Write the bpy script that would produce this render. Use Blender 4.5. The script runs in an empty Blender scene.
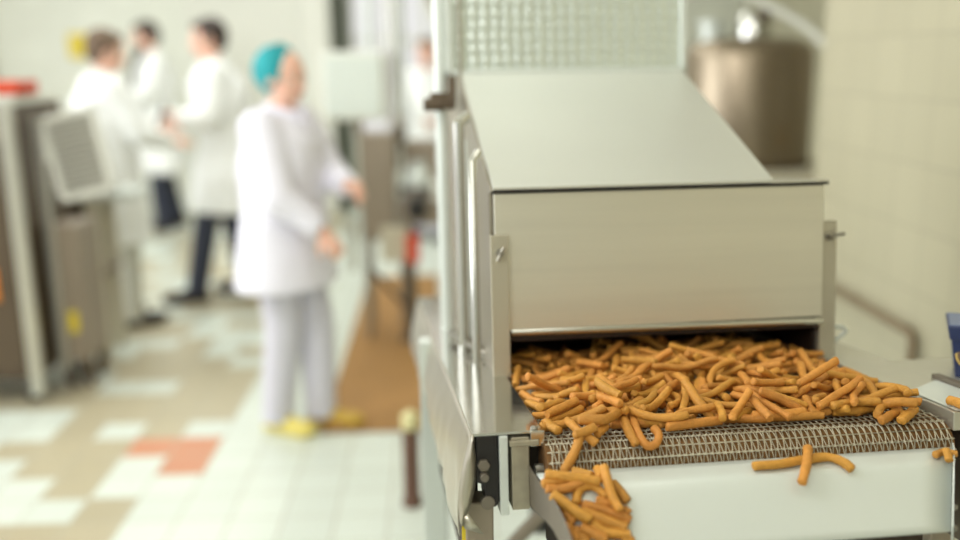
import bpy, math, random
from math import sin, cos, pi, radians
from mathutils import Vector, Matrix, Quaternion, noise

SC = bpy.context.scene
COL = SC.collection

# ------------------------------------------------------------------ helpers
def tag(o, label=None, cat=None, group=None, kind=None):
    if label: o['label'] = label
    if cat: o['category'] = cat
    if group: o['group'] = group
    if kind: o['kind'] = kind
    return o

def empty(name, loc=(0, 0, 0), rot=(0, 0, 0), label=None, cat=None, group=None, parent=None):
    o = bpy.data.objects.new(name, None)
    o.empty_display_size = .1
    COL.objects.link(o)
    o.location = loc
    o.rotation_euler = rot
    if parent: o.parent = parent
    return tag(o, label, cat, group)

class MB:
    """collects shapes, builds ONE mesh object"""
    def __init__(s, mat=None):
        s.v = []; s.f = []; s.M = mat or Matrix.Identity(4)
    def add(s, vs, fs):
        b = len(s.v)
        s.v += [s.M @ Vector(p) for p in vs]
        s.f += [tuple(b + i for i in f) for f in fs]
        return s
    def box(s, a, b, rot=None):
        (x0, y0, z0), (x1, y1, z1) = a, b
        vs = [(x0, y0, z0), (x1, y0, z0), (x1, y1, z0), (x0, y1, z0), (x0, y0, z1), (x1, y0, z1), (x1, y1, z1), (x0, y1, z1)]
        if rot is not None:
            c = Vector(((x0 + x1) / 2, (y0 + y1) / 2, (z0 + z1) / 2))
            vs = [c + rot @ (Vector(p) - c) for p in vs]
        return s.add(vs, [(0, 3, 2, 1), (4, 5, 6, 7), (0, 1, 5, 4), (1, 2, 6, 5), (2, 3, 7, 6), (3, 0, 4, 7)])
    def prism(s, poly, axis, a, b):
        """poly of 2D points extruded along axis 0/1/2 from a to b"""
        def P(p, t):
            if axis == 0: return (t, p[0], p[1])
            if axis == 1: return (p[0], t, p[1])
            return (p[0], p[1], t)
        n = len(poly)
        vs = [P(p, a) for p in poly] + [P(p, b) for p in poly]
        fs = [tuple(range(n))[::-1], tuple(range(n, 2 * n))] + [(i, (i + 1) % n, n + (i + 1) % n, n + i) for i in range(n)]
        return s.add(vs, fs)
    def tube(s, pts, r, n=12, caps=True, ref=None):
        pts = [Vector(p) for p in pts]
        rs = r if isinstance(r, (list, tuple)) else [r] * len(pts)
        vs = []; fs = []
        t0 = (pts[1] - pts[0]).normalized()
        u = Vector(ref) if ref else (Vector((0, 0, 1)) if abs(t0.z) < .9 else Vector((1, 0, 0)))
        u = (u - t0 * u.dot(t0)).normalized()
        for i, p in enumerate(pts):
            a = pts[max(0, i - 1)]; b = pts[min(len(pts) - 1, i + 1)]
            t = (b - a).normalized()
            u = (u - t * u.dot(t))
            if u.length < 1e-6: u = t.orthogonal()
            u.normalize()
            w = t.cross(u)
            for k in range(n):
                an = 2 * pi * k / n
                vs.append(p + (u * cos(an) + w * sin(an)) * rs[i])
        for i in range(len(pts) - 1):
            for k in range(n):
                fs.append((i * n + k, i * n + (k + 1) % n, (i + 1) * n + (k + 1) % n, (i + 1) * n + k))
        if caps:
            fs.append(tuple(range(n))[::-1]); fs.append(tuple(range((len(pts) - 1) * n, len(pts) * n)))
        return s.add(vs, fs)
    def lathe(s, prof, c=(0, 0, 0), n=32, axis=2):
        vs = []; fs = []
        for r, z in prof:
            for k in range(n):
                a = 2 * pi * k / n
                p = (r * cos(a), r * sin(a), z)
                if axis == 0: p = (z, r * cos(a), r * sin(a))
                if axis == 1: p = (r * cos(a), z, r * sin(a))
                vs.append((p[0] + c[0], p[1] + c[1], p[2] + c[2]))
        for i in range(len(prof) - 1):
            for k in range(n):
                fs.append((i * n + k, i * n + (k + 1) % n, (i + 1) * n + (k + 1) % n, (i + 1) * n + k))
        fs.append(tuple(range(n))[::-1]); fs.append(tuple(range((len(prof) - 1) * n, len(prof) * n)))
        return s.add(vs, fs)
    def ball(s, c, rx, ry=None, rz=None, n=16, m=10, rot=None):
        ry = ry or rx; rz = rz or rx
        vs = []; fs = []
        c = Vector(c)
        for i in range(1, m):
            th = pi * i / m
            for k in range(n):
                ph = 2 * pi * k / n
                q = Vector((rx * sin(th) * cos(ph), ry * sin(th) * sin(ph), rz * cos(th)))
                if rot is not None: q = rot @ q
                vs.append(c + q)
        q1 = Vector((0, 0, rz)); q2 = Vector((0, 0, -rz))
        if rot is not None: q1 = rot @ q1; q2 = rot @ q2
        vs.append(c + q1); vs.append(c + q2)
        top = len(vs) - 2; bot = top + 1
        for i in range(m - 2):
            for k in range(n):
                fs.append((i * n + k, (i + 1) * n + k, (i + 1) * n + (k + 1) % n, i * n + (k + 1) % n))
        for k in range(n):
            fs.append((top, k, (k + 1) % n))
            fs.append((bot, (m - 2) * n + (k + 1) % n, (m - 2) * n + k))
        return s.add(vs, fs)
    def rings(s, rings, n=28, power=2.0):
        """closed loft of horizontal ellipses: (x, y, z, rx, ry)"""
        vs = []; fs = []
        for (x, y, z, rx, ry) in rings:
            for k in range(n):
                a = 2 * pi * k / n
                ca, sa = cos(a), sin(a)
                e = 2 / power
                vs.append((x + rx * math.copysign(abs(ca) ** e, ca), y + ry * math.copysign(abs(sa) ** e, sa), z))
        for i in range(len(rings) - 1):
            for k in range(n):
                fs.append((i * n + k, i * n + (k + 1) % n, (i + 1) * n + (k + 1) % n, (i + 1) * n + k))
        fs.append(tuple(range(n))[::-1]); fs.append(tuple(range((len(rings) - 1) * n, len(rings) * n)))
        return s.add(vs, fs)
    def mesh(s, name):
        me = bpy.data.meshes.new(name)
        me.from_pydata([tuple(p) for p in s.v], [], s.f)
        me.update()
        return me
    def build(s, name, mat, parent=None, smooth=False, bevel=0, kind=None, label=None, auto=None):
        me = s.mesh(name)
        me.materials.append(mat)
        o = bpy.data.objects.new(name, me)
        COL.objects.link(o)
        if parent: o.parent = parent
        if smooth:
            me.polygons.foreach_set('use_smooth', [True] * len(me.polygons))
            if auto: me.set_sharp_from_angle(angle=radians(auto))
        if bevel:
            b = o.modifiers.new('bevel', 'BEVEL'); b.width = bevel; b.segments = 2; b.limit_method = 'ANGLE'; b.angle_limit = radians(40)
        if kind: o['kind'] = kind
        if label: o['label'] = label
        return o

def remesh(mb, name, mat, parent, voxel, smooth_it=4):
    """fuse overlapping solids into one continuous skin"""
    me = mb.mesh(name)
    o = bpy.data.objects.new(name, me)
    COL.objects.link(o)
    r = o.modifiers.new('r', 'REMESH'); r.mode = 'VOXEL'; r.voxel_size = voxel; r.use_smooth_shade = True
    if smooth_it:
        c = o.modifiers.new('s', 'SMOOTH'); c.iterations = smooth_it; c.factor = .5
    dg = bpy.context.evaluated_depsgraph_get()
    nm = bpy.data.meshes.new_from_object(o.evaluated_get(dg), depsgraph=dg)
    o.modifiers.clear()
    o.data = nm
    bpy.data.meshes.remove(me)
    nm.materials.clear(); nm.materials.append(mat)
    nm.polygons.foreach_set('use_smooth', [True] * len(nm.polygons))
    o.parent = parent
    return o

# ------------------------------------------------------------------ materials
def lin(c):
    return tuple(((x / 255) / 12.92 if x / 255 <= .04045 else ((x / 255 + .055) / 1.055) ** 2.4) for x in c)

def mat(name, rgb, rough=.5, metal=0., var=.0, vscale=8., stretch=None, bump=0., bscale=60., spec=.5, emit=0., coat=0., random_var=0., dark=.6, trans=0., sss=0.):
    m = bpy.data.materials.new(name); m.use_nodes = True
    nt = m.node_tree; N = nt.nodes; L = nt.links
    b = N['Principled BSDF']
    base = lin(rgb) + (1,)
    b.inputs['Base Color'].default_value = base
    b.inputs['Roughness'].default_value = rough
    b.inputs['Metallic'].default_value = metal
    b.inputs['Specular IOR Level'].default_value = spec
    if coat: b.inputs['Coat Weight'].default_value = coat
    if trans: b.inputs['Transmission Weight'].default_value = trans
    if sss:
        b.inputs['Subsurface Weight'].default_value = sss; b.inputs['Subsurface Scale'].default_value = .01
    if emit:
        b.inputs['Emission Color'].default_value = base; b.inputs['Emission Strength'].default_value = emit
    tc = N.new('ShaderNodeTexCoord'); mp = N.new('ShaderNodeMapping')
    L.new(tc.outputs['Object'], mp.inputs['Vector'])
    if stretch: mp.inputs['Scale'].default_value = stretch
    if var or random_var:
        no = N.new('ShaderNodeTexNoise'); no.inputs['Scale'].default_value = vscale; no.inputs['Detail'].default_value = 4
        L.new(mp.outputs[0], no.inputs['Vector'])
        mx = N.new('ShaderNodeMix'); mx.data_type = 'RGBA'
        mx.inputs['A'].default_value = tuple(c * (1 - var) * (dark if var > .3 else 1) for c in base[:3]) + (1,)
        mx.inputs['B'].default_value = tuple(min(1, c * (1 + var * .6)) for c in base[:3]) + (1,)
        L.new(no.outputs['Fac'], mx.inputs['Factor'])
        out = mx.outputs['Result']
        if random_var:
            oi = N.new('ShaderNodeObjectInfo'); hs = N.new('ShaderNodeHueSaturation')
            mr = N.new('ShaderNodeMapRange'); mr.inputs['To Min'].default_value = 1 - random_var; mr.inputs['To Max'].default_value = 1 + random_var
            L.new(oi.outputs['Random'], mr.inputs['Value']); L.new(mr.outputs[0], hs.inputs['Value'])
            mr2 = N.new('ShaderNodeMapRange'); mr2.inputs['To Min'].default_value = .494; mr2.inputs['To Max'].default_value = .508
            mm = N.new('ShaderNodeMath'); mm.operation = 'FRACT'; mu = N.new('ShaderNodeMath'); mu.operation = 'MULTIPLY'; mu.inputs[1].default_value = 7.31
            L.new(oi.outputs['Random'], mu.inputs[0]); L.new(mu.outputs[0], mm.inputs[0]); L.new(mm.outputs[0], mr2.inputs['Value']); L.new(mr2.outputs[0], hs.inputs['Hue'])
            L.new(out, hs.inputs['Color']); out = hs.outputs[0]
        L.new(out, b.inputs['Base Color'])
    if bump:
        n2 = N.new('ShaderNodeTexNoise'); n2.inputs['Scale'].default_value = bscale; n2.inputs['Detail'].default_value = 5
        L.new(mp.outputs[0], n2.inputs['Vector'])
        bp = N.new('ShaderNodeBump'); bp.inputs['Strength'].default_value = bump; bp.inputs['Distance'].default_value = .002
        L.new(n2.outputs['Fac'], bp.inputs['Height']); L.new(bp.outputs[0], b.inputs['Normal'])
    return m

M = {}
M['steel'] = mat('brushed_steel', (216, 214, 206), .36, .85, var=.10, vscale=3, stretch=(1, 14, 40), bump=.05, bscale=8)
M['steel_front'] = mat('brushed_steel_front', (222, 218, 204), .40, .72, var=.12, vscale=1.6, stretch=(1, 4, 26), bump=.04, bscale=6)
M['steel_shiny'] = mat('polished_steel', (206, 205, 198), .14, .95, var=.05, vscale=4, bump=.25, bscale=9)
M['steel_rail'] = mat('rail_steel', (205, 203, 192), .34, .75, var=.08, vscale=20, bump=.05, bscale=30)
M['steel_white'] = mat('white_satin_steel', (216, 222, 217), .36, .25, var=.05, vscale=6, bump=.02)
M['steel_dirty'] = mat('stained_steel', (176, 168, 148), .5, .6, var=.3, vscale=45, bump=.3, bscale=50)
M['steel_grey'] = mat('grey_steel_sheet', (128, 120, 108), .45, .55, var=.1, vscale=30)
M['foil'] = mat('crumpled_sheet', (190, 184, 168), .3, .75, var=.12, vscale=14, bump=.35, bscale=16)
M['wire'] = mat('belt_wire', (208, 202, 180), .36, .6, var=.2, vscale=120)
M['belt_bed'] = mat('crumb_coated_bed', (128, 90, 46), .85, 0, var=.5, vscale=180, bump=.8, bscale=160)
M['hood_shade'] = mat('hood_shade_steel', (48, 32, 20), .7, .3, var=.3, vscale=12)  # very dark brown: shade inside the hood put into the colour
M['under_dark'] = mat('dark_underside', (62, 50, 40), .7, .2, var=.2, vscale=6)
M['iron'] = mat('black_cast_iron', (38, 35, 33), .5, .2, var=.2, vscale=40, bump=.3, bscale=80)
M['bolt'] = mat('zinc_bolt', (150, 146, 136), .35, .8)
M['snack'] = mat('baked_snack', (204, 142, 62), .55, 0, var=.3, vscale=110, bump=.8, bscale=330, random_var=.12, spec=.35, sss=.0)
M['white_paint'] = mat('white_paint', (226, 226, 216), .5, 0, var=.04, vscale=5)
M['cream_paint'] = mat('cream_paint', (205, 198, 176), .5, 0, var=.06, vscale=5)
M['taupe'] = mat('taupe_steel', (156, 143, 126), .45, .3, var=.15, vscale=3)
M['taupe_dark'] = mat('dark_taupe_steel', (98, 84, 68), .45, .3, var=.2, vscale=3)
M['tank'] = mat('tank_steel', (150, 136, 116), .33, .75, var=.1, vscale=3)
M['brass'] = mat('brass', (190, 150, 70), .35, .8)
M['black'] = mat('black_plastic', (30, 27, 25), .45)
M['red'] = mat('red_orange_plastic', (214, 72, 36), .5)
M['orange'] = mat('orange_plastic', (238, 140, 28), .5)
M['yellow'] = mat('yellow_sticker', (230, 205, 50), .5)
M['louver'] = mat('grey_louver', (194, 192, 182), .5, .1)
M['coat'] = mat('white_cotton', (240, 242, 240), .85, 0, var=.04, vscale=9, bump=.2, bscale=30)
M['coat_w'] = mat('lavender_white_cotton', (242, 240, 253), .85, 0, var=.04, vscale=9, bump=.2, bscale=30)
M['trouser_w'] = mat('pale_lavender_trousers', (214, 212, 224), .85, 0, var=.05, vscale=9)
M['trouser_g'] = mat('pale_grey_trousers', (208, 208, 198), .85, 0, var=.05, vscale=9)
M['jeans'] = mat('dark_navy_denim', (52, 56, 72), .85, 0, var=.15, vscale=14)
M['skin'] = mat('skin', (236, 188, 166), .5, 0, var=.06, vscale=12, sss=.1)
M['skin_red'] = mat('red_work_glove', (196, 92, 92), .6, 0, var=.06, vscale=12)
M['hair_d'] = mat('dark_hair', (52, 38, 30), .6, 0, var=.3, vscale=60)
M['hair_g'] = mat('grey_brown_hair', (112, 92, 74), .7, 0, var=.3, vscale=60)
M['teal'] = mat('teal_bouffant', (34, 160, 168), .75, 0, var=.12, vscale=24, bump=.5, bscale=60)
M['shoe_d'] = mat('dark_leather', (46, 36, 32), .5)
M['clog'] = mat('yellow_clog', (226, 208, 112), .55)
M['clog_d'] = mat('ochre_clog', (196, 160, 62), .55)
M['eye'] = mat('eye', (40, 30, 26), .2)
M['lip'] = mat('lips', (186, 104, 96), .5)
M['mat'] = mat('ochre_matting', (166, 124, 70), .75, 0, var=.15, vscale=5)
M['navy'] = mat('navy_plastic', (38, 52, 96), .4, 0, var=.2, vscale=60)
M['navy_rim'] = mat('speckled_blue_rim', (120, 134, 168), .4, 0, var=.5, vscale=260)
M['brown'] = mat('brown_print', (96, 72, 52), .5)
M['gold'] = mat('gold_print', (200, 170, 90), .4)
M['brownpost'] = mat('brown_rubber', (104, 74, 58), .7, 0, var=.2, vscale=10)
M['post_steel'] = mat('post_steel', (190, 184, 166), .42, .55, var=.08, vscale=6, bump=.03)
M['rail_brown'] = mat('brown_rail_paint', (134, 116, 90), .5)
M['hood_taupe'] = mat('side_steel', (176, 168, 152), .3, .75, var=.15, vscale=3, stretch=(1, 30, 1), bump=.1, bscale=9)
M['ceiling'] = mat('ceiling_paint', (236, 236, 228), .8)
M['lamp'] = mat('lamp_diffuser', (255, 253, 246), .5, emit=3.0)

def wall_mat(name, rgb, grout, axis, tw=.2, th=.2):
    m = bpy.data.materials.new(name); m.use_nodes = True
    nt = m.node_tree; N = nt.nodes; L = nt.links; b = N['Principled BSDF']
    b.inputs['Roughness'].default_value = .35
    tc = N.new('ShaderNodeTexCoord'); sp = N.new('ShaderNodeSeparateXYZ'); cb = N.new('ShaderNodeCombineXYZ')
    L.new(tc.outputs['Object'], sp.inputs[0])
    L.new(sp.outputs['Y' if axis == 'x' else 'X'], cb.inputs['X']); L.new(sp.outputs['Z'], cb.inputs['Y'])
    br = N.new('ShaderNodeTexBrick'); br.offset = 0
    br.inputs['Scale'].default_value = 1; br.inputs['Brick Width'].default_value = tw; br.inputs['Row Height'].default_value = th
    br.inputs['Mortar Size'].default_value = .004; br.inputs['Mortar Smooth'].default_value = .3
    c = lin(rgb)
    br.inputs['Color1'].default_value = tuple(x * .97 for x in c) + (1,)
    br.inputs['Color2'].default_value = tuple(min(1, x * 1.03) for x in c) + (1,)
    br.inputs['Mortar'].default_value = lin(grout) + (1,)
    L.new(cb.outputs[0], br.inputs['Vector']); L.new(br.outputs['Color'], b.inputs['Base Color'])
    bp = N.new('ShaderNodeBump'); bp.inputs['Strength'].default_value = .3; bp.inputs['Distance'].default_value = .003; bp.invert = True
    L.new(br.outputs['Fac'], bp.inputs['Height']); L.new(bp.outputs[0], b.inputs['Normal'])
    return m

def embossed_mat(name, rgb, scale, strength, rough, metal, kind):
    m = mat(name, rgb, rough, metal, var=.06, vscale=4)
    nt = m.node_tree; N = nt.nodes; L = nt.links; b = N['Principled BSDF']
    tc = N.new('ShaderNodeTexCoord'); mp = N.new('ShaderNodeMapping'); mp.inputs['Scale'].default_value = scale
    L.new(tc.outputs['Object'], mp.inputs['Vector'])
    if kind == 'dimple':
        t = N.new('ShaderNodeTexVoronoi'); t.inputs['Scale'].default_value = 1; t.inputs['Randomness'].default_value = .15
        L.new(mp.outputs[0], t.inputs['Vector']); h = t.outputs['Distance']
    else:
        t = N.new('ShaderNodeTexBrick'); t.inputs['Scale'].default_value = 1; t.inputs['Mortar Size'].default_value = .12; t.inputs['Mortar Smooth'].default_value = 1.0
        t.inputs['Brick Width'].default_value = 1.0; t.inputs['Row Height'].default_value = .6
        L.new(mp.outputs[0], t.inputs['Vector']); h = t.outputs['Fac']
    bp = N.new('ShaderNodeBump'); bp.inputs['Strength'].default_value = strength; bp.inputs['Distance'].default_value = .004
    L.new(h, bp.inputs['Height']); L.new(bp.outputs[0], b.inputs['Normal'])
    return m
M['emboss'] = embossed_mat('linen_embossed_steel', (216, 217, 210), (70, 40, 40), .12, .45, .7, 'brick')
M['dimple'] = embossed_mat('dimpled_steel', (224, 232, 228), (40, .01, 40), 1.0, .3, .8, 'dimple')

# ------------------------------------------------------------------ camera
C = Vector((0, 0, 1.54))
yaw, pit, roll = radians(2.45), math.atan(212 / 933.33), radians(.6)
fw = Vector((sin(yaw) * cos(pit), cos(yaw) * cos(pit), -sin(pit)))
r0 = Vector((cos(yaw), -sin(yaw), 0)); u0 = r0.cross(fw)
rr = r0 * cos(roll) - u0 * sin(roll); up = u0 * cos(roll) + r0 * sin(roll)
cam = bpy.data.cameras.new('camera'); co = bpy.data.objects.new('camera', cam); COL.objects.link(co)
co.matrix_world = Matrix(((rr.x, up.x, -fw.x, C.x), (rr.y, up.y, -fw.y, C.y), (rr.z, up.z, -fw.z, C.z), (0, 0, 0, 1)))
cam.lens = 35; cam.sensor_width = 36; cam.clip_start = .05
cam.dof.use_dof = True; cam.dof.focus_distance = 1.38; cam.dof.aperture_fstop = 1.0
SC.camera = co

# ------------------------------------------------------------------ room
T = .182
def floor():
    X0, Y0 = -.925 - 36 * T, 3.35 - 36 * T
    nx, ny = 70, 75
    vs = [(X0 + i * T, Y0 + j * T, 0) for j in range(ny + 1) for i in range(nx + 1)]
    fs = [(j * (nx + 1) + i, j * (nx + 1) + i + 1, (j + 1) * (nx + 1) + i + 1, (j + 1) * (nx + 1) + i) for j in range(ny) for i in range(nx)]
    me = bpy.data.meshes.new('floor'); me.from_pydata(vs, [], fs)
    W_, B_, O_ = lin((216, 223, 212)), lin((184, 174, 146)), lin((204, 142, 110))
    orange = {(1, 1), (0, 1), (0, 0)}
    white = {(1, 0), (2, 2), (4, 2), (5, 2), (4, 0), (5, 0), (5, 1), (3, -1), (4, -1), (0, -1), (1, -1), (5, -1), (2, 5), (3, 5), (0, 2), (4, 3), (5, 3), (0, 7), (1, 8), (0, -2), (2, -2), (3, -2), (0, -3), (1, 9), (1, 10), (2, 10), (2, 12), (0, 12), (3, 9), (4, 6), (5, 7)}
    beige = {(1, -3), (1, -2), (2, -1), (2, 0), (3, 0), (2, 1), (3, 1), (4, 1), (3, 2), (1, 2), (0, 3), (1, 3), (2, 3), (3, 3), (0, 4), (1, 4), (2, 4), (3, 4), (0, 5), (1, 5), (0, 6), (1, 6), (2, 6), (3, 6), (1, 7), (2, 7)}
    R = random.Random(3)
    at = me.attributes.new('tilecol', 'FLOAT_COLOR', 'CORNER')
    data = []
    for j in range(ny):
        for i in range(nx):
            ci = 35 - i; rj = j - 36
            if ci < 0: c = W_
            elif (ci, rj) in orange: c = O_
            elif (ci, rj) in white: c = W_
            elif (ci, rj) in beige: c = B_
            else: c = W_ if R.random() < .36 else B_
            k = R.uniform(.95, 1.03)
            data += [c[0] * k, c[1] * k, c[2] * k, 1] * 4
    at.data.foreach_set('color', data)
    m = bpy.data.materials.new('floor_tiles'); m.use_nodes = True
    N = m.node_tree.nodes; L = m.node_tree.links; b = N['Principled BSDF']
    a = N.new('ShaderNodeAttribute'); a.attribute_name = 'tilecol'
    tc = N.new('ShaderNodeTexCoord'); mp = N.new('ShaderNodeMapping'); mp.inputs['Location'].default_value = (-X0, -Y0, 0)
    L.new(tc.outputs['Object'], mp.inputs[0])
    br = N.new('ShaderNodeTexBrick'); br.offset = 0; br.inputs['Scale'].default_value = 1; br.inputs['Brick Width'].default_value = T; br.inputs['Row Height'].default_value = T
    br.inputs['Mortar Size'].default_value = .003; br.inputs['Mortar Smooth'].default_value = .2
    L.new(mp.outputs[0], br.inputs['Vector'])
    mx = N.new('ShaderNodeMix'); mx.data_type = 'RGBA'; L.new(br.outputs['Fac'], mx.inputs['Factor'])
    L.new(a.outputs['Color'], mx.inputs['A']); mx.inputs['B'].default_value = lin((176, 172, 154)) + (1,)
    L.new(mx.outputs['Result'], b.inputs['Base Color']); b.inputs['Roughness'].default_value = .32
    me.materials.append(m)
    o = bpy.data.objects.new('floor', me); COL.objects.link(o); o['kind'] = 'structure'
floor()

W_BACK = 9.9
mb_ = wall_mat('back_wall_tiles', (228, 230, 218), (212, 214, 202), 'y', .3, .3)
mr_ = wall_mat('right_wall_tiles', (188, 182, 156), (172, 166, 142), 'x', .2, .2)
# back wall with a window opening X -.95..3.2, z .95..2.6
w = MB()
w.box((-7.4, W_BACK, 0), (-.98, W_BACK + .2, 3.4)); w.box((-.98, W_BACK, 0), (.6, W_BACK + .2, .75)); w.box((-.98, W_BACK, 2.7), (.6, W_BACK + .2, 3.4)); w.box((.6, W_BACK, 0), (5.2, W_BACK + .2, 3.4))
w.build('wall_back', mb_, kind='structure')
MB().box((1.5, -3, 0), (1.65, 3.66, 3.4)).build('wall_right', mr_, kind='structure')
MB().box((1.65, 3.5, 0), (3.2, 3.66, 3.4)).build('wall_return', mr_, kind='structure')
MB().box((3.2, 3.5, 0), (3.35, W_BACK, 3.4)).build('wall_recess', mr_, kind='structure')
MB().box((-7.4, -3.15, 0), (1.65, -3, 3.4)).build('wall_front', wall_mat('front_wall_tiles', (236, 238, 234), (216, 218, 212), 'y'), kind='structure')
MB().box((-7.4, -3, 3.4), (5.2, W_BACK + .2, 3.5)).build('ceiling', M['ceiling'], kind='structure')
# pale pillar and dark post against the back wall
MB().box((-1.36, W_BACK - .3, 0), (-1.06, W_BACK, 3.4)).build('trim_1', M['white_paint'], kind='structure', bevel=.01)
MB().box((-1.03, W_BACK - .12, 0), (-.9, W_BACK, 3.4)).build('trim_2', mat('dark_olive_post', (70, 76, 60), .6), kind='structure', bevel=.005)
MB().box((-2.52, W_BACK - .05, 0), (-2.5 + 1.1, W_BACK - .0, 2.4)).build('trim_3', M['white_paint'], kind='structure', bevel=.005)
MB().tube([(-4.5, W_BACK - .05, 0), (-4.5, W_BACK - .05, 3.4)], .03).build('trim_4', M['louver'], kind='structure', smooth=True)
f = MB()
for x in (-.9, -.52, -.14, .24, .56): f.box((x, W_BACK + .02, .75), (x + .05, W_BACK + .1, 2.7))
for z in (.75, 1.7, 2.65): f.box((-.9, W_BACK + .03, z), (.6, W_BACK + .09, z + .05))
wf = f.build('window_1', M['white_paint'], kind='structure')
gl = bpy.data.materials.new('glass'); gl.use_nodes = True
g = gl.node_tree; gb = g.nodes['Principled BSDF']; gb.inputs['Transmission Weight'].default_value = 1; gb.inputs['Roughness'].default_value = .15; gb.inputs['IOR'].default_value = 1.05
pane = MB().box((-.9, W_BACK + .05, .78), (.6, W_BACK + .06, 2.68)).build('window_pane', gl, parent=wf)
# lamps in the ceiling
for i, (x, y) in enumerate([(-1.8, 1.5), (-1.8, 4.5), (-1.8, 7.5), (.4, 1.5), (.4, 5.2), (.4, 8)]):
    e = empty('ceiling_light', (x, y, 3.4), label='long white ceiling light panel over the hall', cat='ceiling light', group='ceiling light panels')
    MB().box((-.35, -.75, -.05), (.35, .75, -.001)).build('frame', M['white_paint'], e)
    MB().box((-.32, -.72, -.055), (.32, .72, -.05)).build('diffuser', M['lamp'], e)

# handrail on the right wall
hr = empty('wall_rail', (1.5, 1.5, 0), label='brown rail frame fixed low along the beige tiled right wall', cat='rail')
MB().tube([(-.025, 1.245, .02), (-.025, 1.245, .66), (-.025, 1.26, .68), (-.025, 2.15, .68)], .015, 10).build('rail_tube', M['rail_brown'], hr, smooth=True)
for y in (1.32, 1.7, 2.1): MB().tube([(0, y, .68), (-.025, y, .68)], .01, 8).build('bracket', M['taupe_dark'], hr, smooth=True)

# ochre floor mat beside and under the machines
mt = MB().box((-.52, 3.72, .001), (-.02, 6.6, .012)).build('floor_mat', M['mat'], bevel=.003)
tag(mt, 'ochre brown mat lying along the white floor under the packing machine', 'mat')
# ------------------------------------------------------------------ people
def capsule(mb, a, ra, b, rb_, n=16):
    a = Vector(a); b = Vector(b)
    d = (b - a); L_ = d.length; t = d / L_
    pts = [a - t * ra * .98, a - t * ra * .8, a - t * ra * .45, a, b, b + t * rb_ * .45, b + t * rb_ * .8, b + t * rb_ * .98]
    rs = [ra * .15, ra * .6, ra * .9, ra, rb_, rb_ * .9, rb_ * .6, rb_ * .15]
    mb.tube(pts, rs, n)

def hand(mb, wrist, dirv, palm_n, side, curl=.5, k=1.0):
    """palm and five separate bent fingers; dirv towards the fingertips, palm_n out of the palm"""
    d = Vector(dirv).normalized(); n = Vector(palm_n); n = (n - d * n.dot(d)).normalized(); s = d.cross(n) * side
    w = Vector(wrist)
    capsule(mb, w - d * .02, .024 * k, w + d * .03, .026 * k)
    for q in (-1.1, -.35, .35, 1.1): capsule(mb, w + d * .02 + s * q * .016, .014 * k, w + d * .088 + s * q * .021, .0125 * k, 10)
    for i, (q, L_) in enumerate([(1.15, .068), (.4, .078), (-.4, .072), (-1.15, .056)]):
        p = w + d * .088 + s * q * .022; a = curl * .4
        for seg, (f_, r_) in enumerate([(.45, .0098), (.3, .0092), (.25, .0082)]):
            a2 = a + curl * .65 * seg
            e = p + (d * cos(a2) + n * sin(a2) + s * q * .06) * L_ * f_
            capsule(mb, p, r_ * k, e, (r_ - .0006) * k, 10); p = e
    p = w + d * .03 + s * .026
    e = p + (d * .6 + s * .7 + n * .35).normalized() * .042; capsule(mb, p, .014 * k, e, .0115 * k, 10)
    e2 = e + (d * .85 + s * .25 + n * .45).normalized() * .032; capsule(mb, e, .0112 * k, e2, .0095 * k, 10)

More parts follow.
